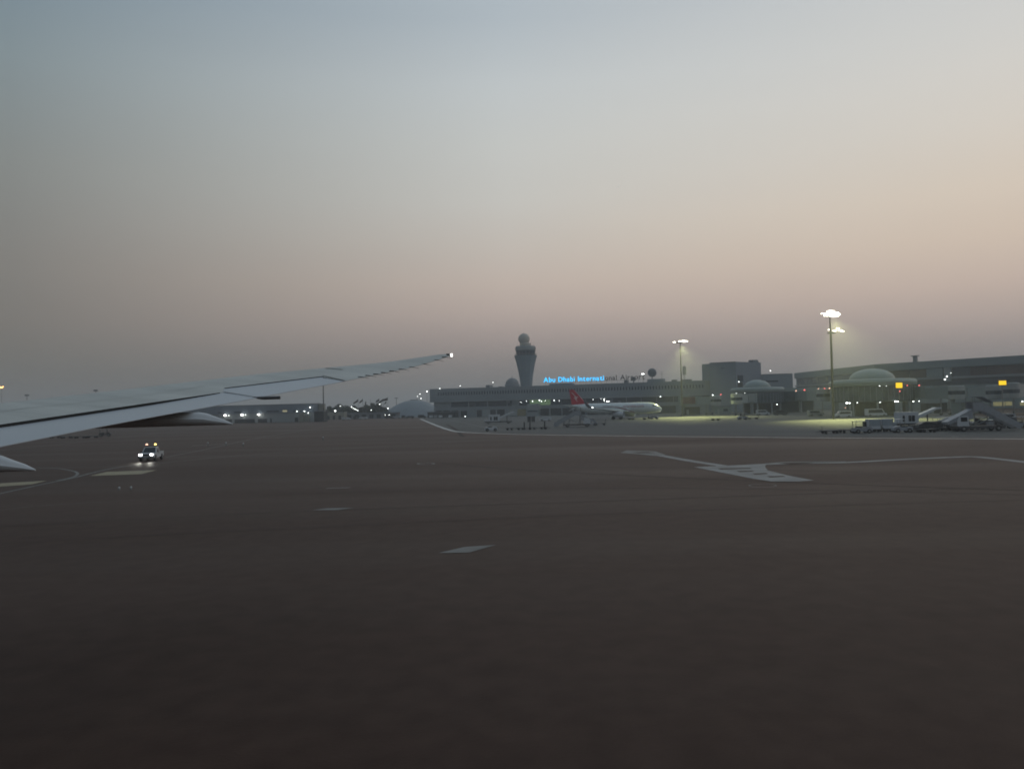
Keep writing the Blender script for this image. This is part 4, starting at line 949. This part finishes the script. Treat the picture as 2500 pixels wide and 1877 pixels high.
for sgn in (-1, 1):
    plate([(1.0, sgn*.4, 5.2), (4.6, sgn*.8, 5.2), (1.6, sgn*6.2, 5.8), (.2, sgn*6.2, 5.8)], .18, (0, 0, 1), 'tailplane', 'planew')
    # wing: front edge to the nose side
    top = []
    w_st = [(1.6, 19.2, 26.2, 2.9, .75), (6.5, 18.3, 22.6, 3.35, .5), (16.0, 15.3, 16.9, 4.55, .18)]
    sc3 = []
    for y, xt_, xl_, z, th in w_st:
        c = xl_-xt_; sc3.append([Vector((xt_+c*t_, sgn*y, z+th*h)) for t_, h in ((0, 0), (.3, .35), (.65, .55), (.9, .4), (1, 0), (.9, -.3), (.6, -.45), (.3, -.3))])
    wg = loft(sc3, 'main_wing', 'planew', ap)
    sh_ = plate([(15.3, sgn*16.0, 4.55), (16.9, sgn*16.0, 4.6), (16.2, sgn*16.6, 5.2), (14.7, sgn*17.0, 7.0), (13.9, sgn*17.0, 7.0), (14.6, sgn*16.6, 5.3)], .12, (0, 1, 0), 'winglet', M.setdefault('wlg', mat('winglet_grey', (.14, .15, .17), .4)))
    MB().ball((16.9, sgn*16.0, 4.75), .24, 6).build('wing_light', 'lamps', ap)
    en = MB().lathe([(.75, -2.1), (1.02, -1.2), (1.12, .3), (1.08, 1.7), (.98, 2.1), (.85, 2.0), (.8, .8)], (22.8, sgn*5.75, 1.95), 20, 'x').build('engine', 'white', ap, True)
    MB().lathe([(.3, 0), (.84, .1)], (24.0, sgn*5.75, 1.95), 16, 'x').build('fan', 'darkv', en)
    plate([(20.6, sgn*5.75, 3.2), (24.3, sgn*5.75, 3.1), (24.0, sgn*5.75, 2.5), (20.6, sgn*5.75, 2.5)], .3, (0, 1, 0), 'pylon', 'redp')
    MB().bar((20.0, sgn*3.8, .6), (20.0, sgn*3.8, 2.9), .16).build('gear_leg', 'steel', ap)
    for dx in (-.5, .5):
        o = MB().lathe([(.35, -.2), (.58, -.17), (.58, .17), (.35, .2)], (0, 0, 0), 16).build('wheel', 'tyre', ap, True); o.rotation_euler.x = math.pi/2; o.location = (20.0+dx*.0, sgn*(3.8+dx*.9), .58)
MB().bar((32.5, 0, .4), (32.5, 0, 2.3), .12).build('gear_leg', 'steel', ap)
for y in (-.25, .25):
    o = MB().lathe([(.2, -.1), (.38, -.09), (.38, .09), (.2, .1)], (0, 0, 0), 14).build('wheel', 'tyre', ap, True); o.rotation_euler.x = math.pi/2; o.location = (32.5, y, .38)
cw = MB()
for i, a0 in enumerate((R(142), R(160))):
    pass
for x0_, x1_, z0_, z1_ in ((35.15, 35.7, 4.55, 5.0), (34.55, 35.1, 4.62, 5.12)):
    r1 = 1.9; MB().prism([(x0_, z0_), (x1_, z0_), (x1_-.15, z1_), (x0_, z1_)], -1.48 if x0_ < 35 else -1.18, -1.0).build('cockpit_window', 'vglass', ap)
wnd = None
for i in range(36):
    x = 9.5+.62*i
    if wnd is None: wnd = MB().box(-.11, .11, -.02, .02, -.16, .16).build('cabin_window', M.setdefault('cw', mat('cabin_glass', (.25, .28, .30), .2)), ap, loc=(x, -1.97 if i > 4 else -1.86, 4.55))
    else: inst(wnd, ap, (x, -1.955 if i > 3 else -1.84, 4.55))
# sweeping stripe and faint titles on the flank
mb = MB(); vs = []
for i in range(13):
    t_ = i/12; x = 15+12.5*t_; z = 4.95-2.4*t_**2.2; yy = -math.sqrt(max(4.0-(z-4.1)**2/1.1, .2))-.02; wdt = .10+.16*t_
    vs += [(x, yy, z+wdt), (x, yy-.0, z-wdt)]
mb.add(vs, [(2*i, 2*i+1, 2*i+3, 2*i+2) for i in range(12)]).build('livery_stripe', M.setdefault('strp', mat('stripe_red', (.22, .05, .07), .4)), ap)
c = bpy.data.curves.new('titles', 'FONT'); c.body = 'airarabia.com'; c.size = 1.55; c.extrude = .01
o_ = bpy.data.objects.new('tmp', c); COL.objects.link(o_); bpy.context.view_layer.update(); me = bpy.data.meshes.new_from_object(o_.evaluated_get(bpy.context.evaluated_depsgraph_get())); bpy.data.objects.remove(o_)
me.materials.clear(); me.materials.append(mat('title_red', (.52, .30, .33), .4)); o_ = bpy.data.objects.new('title_lettering', me); COL.objects.link(o_); o_.parent = ap; o_.location = (23.2, -2.04, 4.45); o_.rotation_euler.x = math.pi/2
MB().ball((37.0, -.3, 2.95), .13, 6).build('taxi_light', 'lamps', ap)
tug('small tug under the nose of the parked airliner', ap.matrix_basis @ Vector((35.4, -2.5, 0)), ap.rotation_euler.z, name='pushback_tug', cat='tug', canopy=False, m='greyv')
dolly('dark dolly before the engine of the parked airliner', GX(1540, 272), R(10), L_=2.2)
dolly('small dark trolley below the front door of the parked airliner', GX(1573, 272), R(0), L_=1.2)
# added glowing panels standing in for a bright reflection above the aircraft
t = thing('glint_stand_in', 'added glowing white L shape standing in for a reflection just above the airliner', 'lamp', T.A+T.u*T.U(1483, -1)+T.n*(-1), T.rz)
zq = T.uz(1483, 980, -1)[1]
MB().box(-.5, 1.1, -.1, .1, zq-.2, zq+.25).build('glint_panel', 'lamps', t); MB().box(-1.8, -1.55, -.1, .1, zq+.2, zq+1.7).build('glint_bar', 'lamps', t); MB().box(-2, 1.2, .1, 1.9, zq-.5, zq-.3).build('bracket', 'steel', t)

# ------------------------------------------------------------------ masts and lamps
def mast(label, px, D, head_y, lamps, pw=40000, lit=True, r=.34, spread=None, name='floodlight_mast'):
    g = GX(px, D); h = Z(px, head_y, D)
    t = thing(name, label, 'floodlight mast', g)
    MB().bar((0, 0, 0), (0, 0, h), r, r*.5, 12).build('pole', M.setdefault('mastp', mat('mast_paint', (.055, .055, .05), .7, 0, .15, .5)), t, True)
    MB().lathe([(1.3, h-.45), (1.5, h-.35), (1.5, h-.15), (1.3, h-.05)], (0, 0, 0), 20).build('head_ring', 'darkv', t)
    for (dx, dz, w_, h_) in lamps:
        MB().lathe([(.02, -h_/2), (w_*.8, -h_/2*.7), (w_, 0), (w_*.8, h_/2*.7), (.02, h_/2)], (0, 0, 0), 12).build('floodlight', 'flood' if lit else 'steel', t, loc=(dx, -.6, h+dz))
    if pw:
        l = bpy.data.lights.new('floodlight_beam', 'SPOT'); l.energy = pw; l.spot_size = R(90); l.spot_blend = 1.0; l.color = (.95, 1, .42); l.shadow_soft_size = .8
        lo = bpy.data.objects.new('floodlight_beam', l); COL.objects.link(lo); lo.parent = t; lo.location = (spread[2] if spread else 0, -2.4, h-1.4)
        aim = Vector((spread[0], spread[1], -h)) if spread else Vector((0, -6, -h))
        lo.rotation_euler = (-aim).to_track_quat('Z', 'Y').to_euler()
    return t
mast('tall floodlight mast standing beside the long terminal, lamps lit', 1665.5, 309, 834.5, [(-2.5, -.1, .55, .5), (-.2, .1, .75, .6), (1.2, .15, 1.0, .8), (2.2, .15, .8, .5)], 170000, spread=(0, -20, 0))
mast('tallest floodlight mast, brightest lamps, before the larger domed pod', 2034, 221, 768.5, [(-2.3, .35, .5, .35), (-1.1, -.1, .9, .8), (0, .35, 1.3, 1.9), (1.1, 0, 1.4, 1.5), (2.1, .05, .7, .6)], 200000, spread=(1, -19, 0))
mast('lower floodlight head just behind the tallest mast', 2036.5, 286, 811, [(-1.0, .9, .5, .3), (1.0, .5, .75, .5), (3.0, .55, .8, .4), (3.9, .2, .6, .35), (2.2, 1.4, .7, .25)], 0, r=.22)
mast('slim unlit mast rising behind our wing near the cargo hall', 790, 400, 905, [(-.8, 0, .4, .4), (.8, 0, .4, .4)], 0, lit=False, r=.34)
def lamppost(label, px, py, D, r_=.4, m_='lamps', n=1, dx=.8, name='street_lamp'):
    g = GX(px, D); h = Z(px, py, D)
    t = thing(name, label, 'street lamp', g)
    MB().bar((0, 0, 0), (0, 0, h+.1), .12, .07, 6).build('pole', 'steel', t); MB().bar((0, 0, h+.1), (dx*.2, -.4, h+.1), .06, .05, 5).build('arm', 'steel', t)
    lampdot(t, dx*.2, -.5, h, r_, m_, 'lamp_head'); return t
K_ = [(818, 1003, 466, .75, 'bright lamp over the low sand coloured shed'), (831, 991, 500, .38, 'small lamp at the top of the leftmost tree clump'),
      (858, 993.5, 500, .5, 'topmost left lamp of the slanting row before the trees'), (862.5, 996.5, 494, .42, 'second lamp of the slanting row before the trees'), (866, 998.5, 488, .42, 'third lamp of the slanting row before the trees'), (869.5, 1000.5, 482, .42, 'fourth lamp of the slanting row before the trees'), (873, 1002, 476, .42, 'lowest right lamp of the slanting row before the trees'),
      (906, 1001, 470, .38, 'small lamp in the middle of the trees'), (927, 986.6, 510, .45, 'lamp hanging among the right hand flags'), (947, 997, 500, .45, 'lamp just left of the broad low dome'),
      (1019.5, 968, 610, .4, 'left lamp of three above the broad low dome'), (1025.5, 962, 640, .5, 'topmost lamp of three above the broad low dome'), (1028, 972.7, 580, .42, 'lowest lamp of three above the broad low dome'),
      (1043, 955.6, 560, .62, 'lamp standing just left of the terminal corner'), (1074, 949, 540, .6, 'lamp just above the left end of the terminal roof'), (1124, 941.8, 540, .45, 'second lamp above the terminal roof from the left'), (1204.7, 933.6, 560, .45, 'lamp above the terminal roof left of the small dome'),
      (1729, 907.7, 620, .9, 'wide bright lamp just left of the tall block'), (1883, 905, 620, .65, 'lamp above the low link building'),
      (939, 1012.7, 465, .3, 'left one of two low lamps below the flags'), (949.5, 1012.7, 465, .36, 'right one of two low lamps below the flags'), (1134.7, 1016.3, 440, .4, 'low yellowish lamp before the left part of the terminal')]
for i, (px, py, D, r_, lb) in enumerate(K_): lamppost(lb, px, py, D, r_*.9)
t = lamppost('orange sodium lamp cluster at the far left edge', 4, 946, 430, .5, 'orange')
for dx, dz in ((-1.2, 0), (1.1, .4), (-.2, .3), (.6, -.1)): lampdot(t, dx, -.5, Z(4, 946, 430)+dz, .38, 'orange', 'lamp_head')
for px, py, D, lb in ((66, 966, 520, 'distant unlit mast head just above our wing at the left'), (234, 954.5, 520, 'distant unlit mast head further right above our wing'), (968, 971.5, 520, 'thin T shaped unlit lamp post left of the broad dome')):
    h = Z(px, py, D); t = thing('distant_mast', lb, 'mast', GX(px, D)); MB().bar((0, 0, 0), (0, 0, h), .22, .15, 6).build('pole', 'steel', t)
    MB().box(-1.3, 1.3, -.4, .4, h-.2, h+(.9 if px < 900 else .1)).build('mast_head', 'roof', t)
t = thing('cell_tower', 'slender telecom tower with panel antennas behind the lit mast', 'telecom tower', GX(1673, 560)); h = Z(1673, 893, 560)
mb = MB()
for x, y in ((-.7, -.7), (.7, -.7), (0, .7)): mb.bar((x, y, 0), (x*.5, y*.5, h), .10, .08, 5)
for i in range(12): z = h*i/12; mb.bar((-.7+.02*i, -.7, z), (.7-.02*i, -.7, z+h/12), .05, .05, 4)
mb.build('lattice', 'steel', t)
for x in (-.9, 0, .9): MB().box(x-.35, x+.35, -.9, -.6, h-6.5, h-.5).build('panel_antenna', 'roof', t)
# taxiway edge markers
for px, py, lb in ((508, 1089, 'left one of three small pale taxiway markers beyond the pickup'), (552, 1089, 'middle one of three small pale taxiway markers beyond the pickup'), (594, 1091, 'right one of three small pale taxiway markers beyond the pickup'), (291, 1196, 'left one of two faint markers in the foreground tarmac'), (320, 1195, 'right one of two faint markers in the foreground tarmac'), (789, 1075, 'single small marker left of the taxiway centre')):
    t = thing('taxiway_marker', lb, 'marker light', G(px, py)); sc_h = .55 if py < 1100 else .14
    MB().bar((0, 0, 0), (0, 0, sc_h), .10, .08, 8).build('stem', 'steel', t); MB().ball((0, 0, sc_h+.04), .13 if py < 1100 else .09, 6).build('lens', 'white', t)

# ------------------------------------------------------------------ flags
def flag(label, px, D, topy, w_, slope, hh):
    g = GX(px, D); h = Z(px, topy, D); t = thing('flagpole', label, 'flag', g)
    MB().bar((0, 0, 0), (0, 0, h+.5), .10, .06, 6).build('pole', 'steel', t)
    if w_:
        vs = []; n = 8
        for i in range(n+1):
            a = i/n; x = -w_*a; zt2 = h-slope*a; yy = .35*math.sin(a*5)
            vs += [(x, yy, zt2), (x+.3*w_*(1-a)*0, yy, zt2-hh*(1-.3*a))]
        MB().add(vs, [(2*i, 2*i+1, 2*i+3, 2*i+2) for i in range(n)]).build('flag_cloth', 'flagm', t)
names = ['leftmost dark flag drooping from its pole', 'second dark flag from the left on a pole', 'small third flag from the left hanging limp', 'bare pole without a flag between the flag groups', 'dark flag just right of the bare pole', 'dark flag in the middle of the right hand group', 'large dark flag at the right of the group', 'rightmost low dark flag beside the broad dome']
for (px, ty, w_, sl, hh), lb in zip(((875, 974, 3.2, 2.4, 1.5), (886, 973.5, 2.2, 2.0, 1.5), (894, 978, .7, 1.2, 2.2), (904.5, 976, 0, 0, 0), (926, 973, 2.1, 1.6, 1.6), (936, 973, 2.6, 2.0, 1.5), (947, 970.5, 3.6, 1.2, 1.7), (943.5, 978.5, 1.2, 1.5, 1.3)), names):
    flag(lb, px, 500, ty, w_, sl, hh)

# ------------------------------------------------------------------ trees
def tree(label, px, D, h, cr):
    g = GX(px, D); t = thing('leafy_tree', label, 'tree', g, random.random()*6, 'trees behind the low building')
    mb = MB(); mb.bar((0, 0, 0), (0, 0, h*.55), .28, .14, 7)
    for i in range(5):
        a = i*1.26; mb.bar((0, 0, h*(.28+.05*i)), (cr*.6*math.cos(a), cr*.6*math.sin(a), h*(.55+.06*i)), .10, .04, 5)
    mb.build('trunk', 'bark', t)
    vs = []; fs = []
    cl = [(random.uniform(-.7, .7)*cr, random.uniform(-.7, .7)*cr, h*random.uniform(.35, .88), cr*random.uniform(.28, .5)) for _ in range(11)]
    for k_ in range(1900):
        cx, cy, cz, rr = random.choice(cl); a = random.uniform(0, 6.28); b_ = math.acos(random.uniform(-1, 1)); q = rr*random.random()**.4
        c = Vector((cx+q*math.sin(b_)*math.cos(a), cy+q*math.sin(b_)*math.sin(a), max(.6, cz+q*.8*math.cos(b_))))
        u = Vector((random.gauss(0, 1), random.gauss(0, 1), random.gauss(0, 1))).normalized(); v = u.orthogonal().normalized(); s_ = random.uniform(.3, .62)
        o = len(vs); vs += [c+u*s_, c+v*s_*.6, c-u*s_, c-v*s_*.6]; fs.append((o, o+1, o+2, o+3))
    MB().add(vs, fs).build('crown', 'leaf', t)
tr = [(797, 500, 7.2, 4.2, 'leftmost rounded tree beside the slim unlit mast'), (812, 505, 8.2, 4.5, 'tree behind the left end of the sand coloured shed'), (828, 510, 10.6, 5.5, 'tallest rounded tree of the left clump'), (843, 505, 8.5, 4.5, 'tree on the right shoulder of the left clump'), (857, 510, 8.3, 4.5, 'low tree behind the slanting row of lamps'), (873, 508, 7.5, 4.5, 'low tree below the two leftmost flags'), (889, 512, 7.6, 4.5, 'low tree below the small limp flag'),
      (903, 510, 9.4, 4.2, 'tree at the left of the middle clump'), (914, 515, 10.2, 4.5, 'tallest tree of the middle clump below the bare pole'), (927, 512, 8.2, 4.5, 'tree at the right of the middle clump'), (940, 510, 7.2, 4.2, 'low tree just left of the broad low dome'), (784, 515, 9.8, 3.8, 'tree just left of the slim unlit mast')]
for px, D, h, cr, lb in tr: tree(lb, px, D, h, cr)

# ------------------------------------------------------------------ crescent moon
mp_ = EYE+ray(1504, 451).normalized()*9000
k_ = 9000/FPX*(1/ray(1504, 451).length); rm = 8.0*k_
mb = MB(); vs = []; n = 24; aim = -55
for i in range(n+1):
    a = R(aim-82+164*i/n); ct = math.cos(R(-82+164*i/n))
    o1 = Vector((math.cos(a), math.sin(a)))*rm; th = rm*.13*ct
    o2 = o1*(1-th/rm)
    for q, dd in ((o1, 0), (o2, 0)): vs.append(rt*q.x+up*q.y)
    vs.append((rt*o2.x+up*o2.y)+fw*(rm*.3*ct+.01))
fs = []
for i in range(n):
    a = 3*i; b = a+3; fs += [(a, a+1, b+1, b), (a+1, a+2, b+2, b+1), (a+2, a, b, b+2)]
o = MB().add(vs, fs).build('crescent_moon', 'moon'); o.location = mp_+fw*0; tag(o, 'thin pale crescent moon high in the dusk sky', 'moon')

# ------------------------------------------------------------------ haze over the airfield
HZ = 5200
vol = bpy.data.materials.new('haze_air'); vol.use_nodes = True; nt = vol.node_tree; nt.nodes.clear()
pv = nt.nodes.new('ShaderNodeVolumePrincipled'); pv.inputs['Color'].default_value = (.92, .95, .96, 1); pv.inputs['Density'].default_value = .0005; pv.inputs['Anisotropy'].default_value = .2
om = nt.nodes.new('ShaderNodeOutputMaterial'); nt.links.new(pv.outputs[0], om.inputs['Volume'])
o = MB().box(-HZ, HZ, -HZ, HZ, -1, 75).build('haze', vol); o['kind'] = 'stuff'
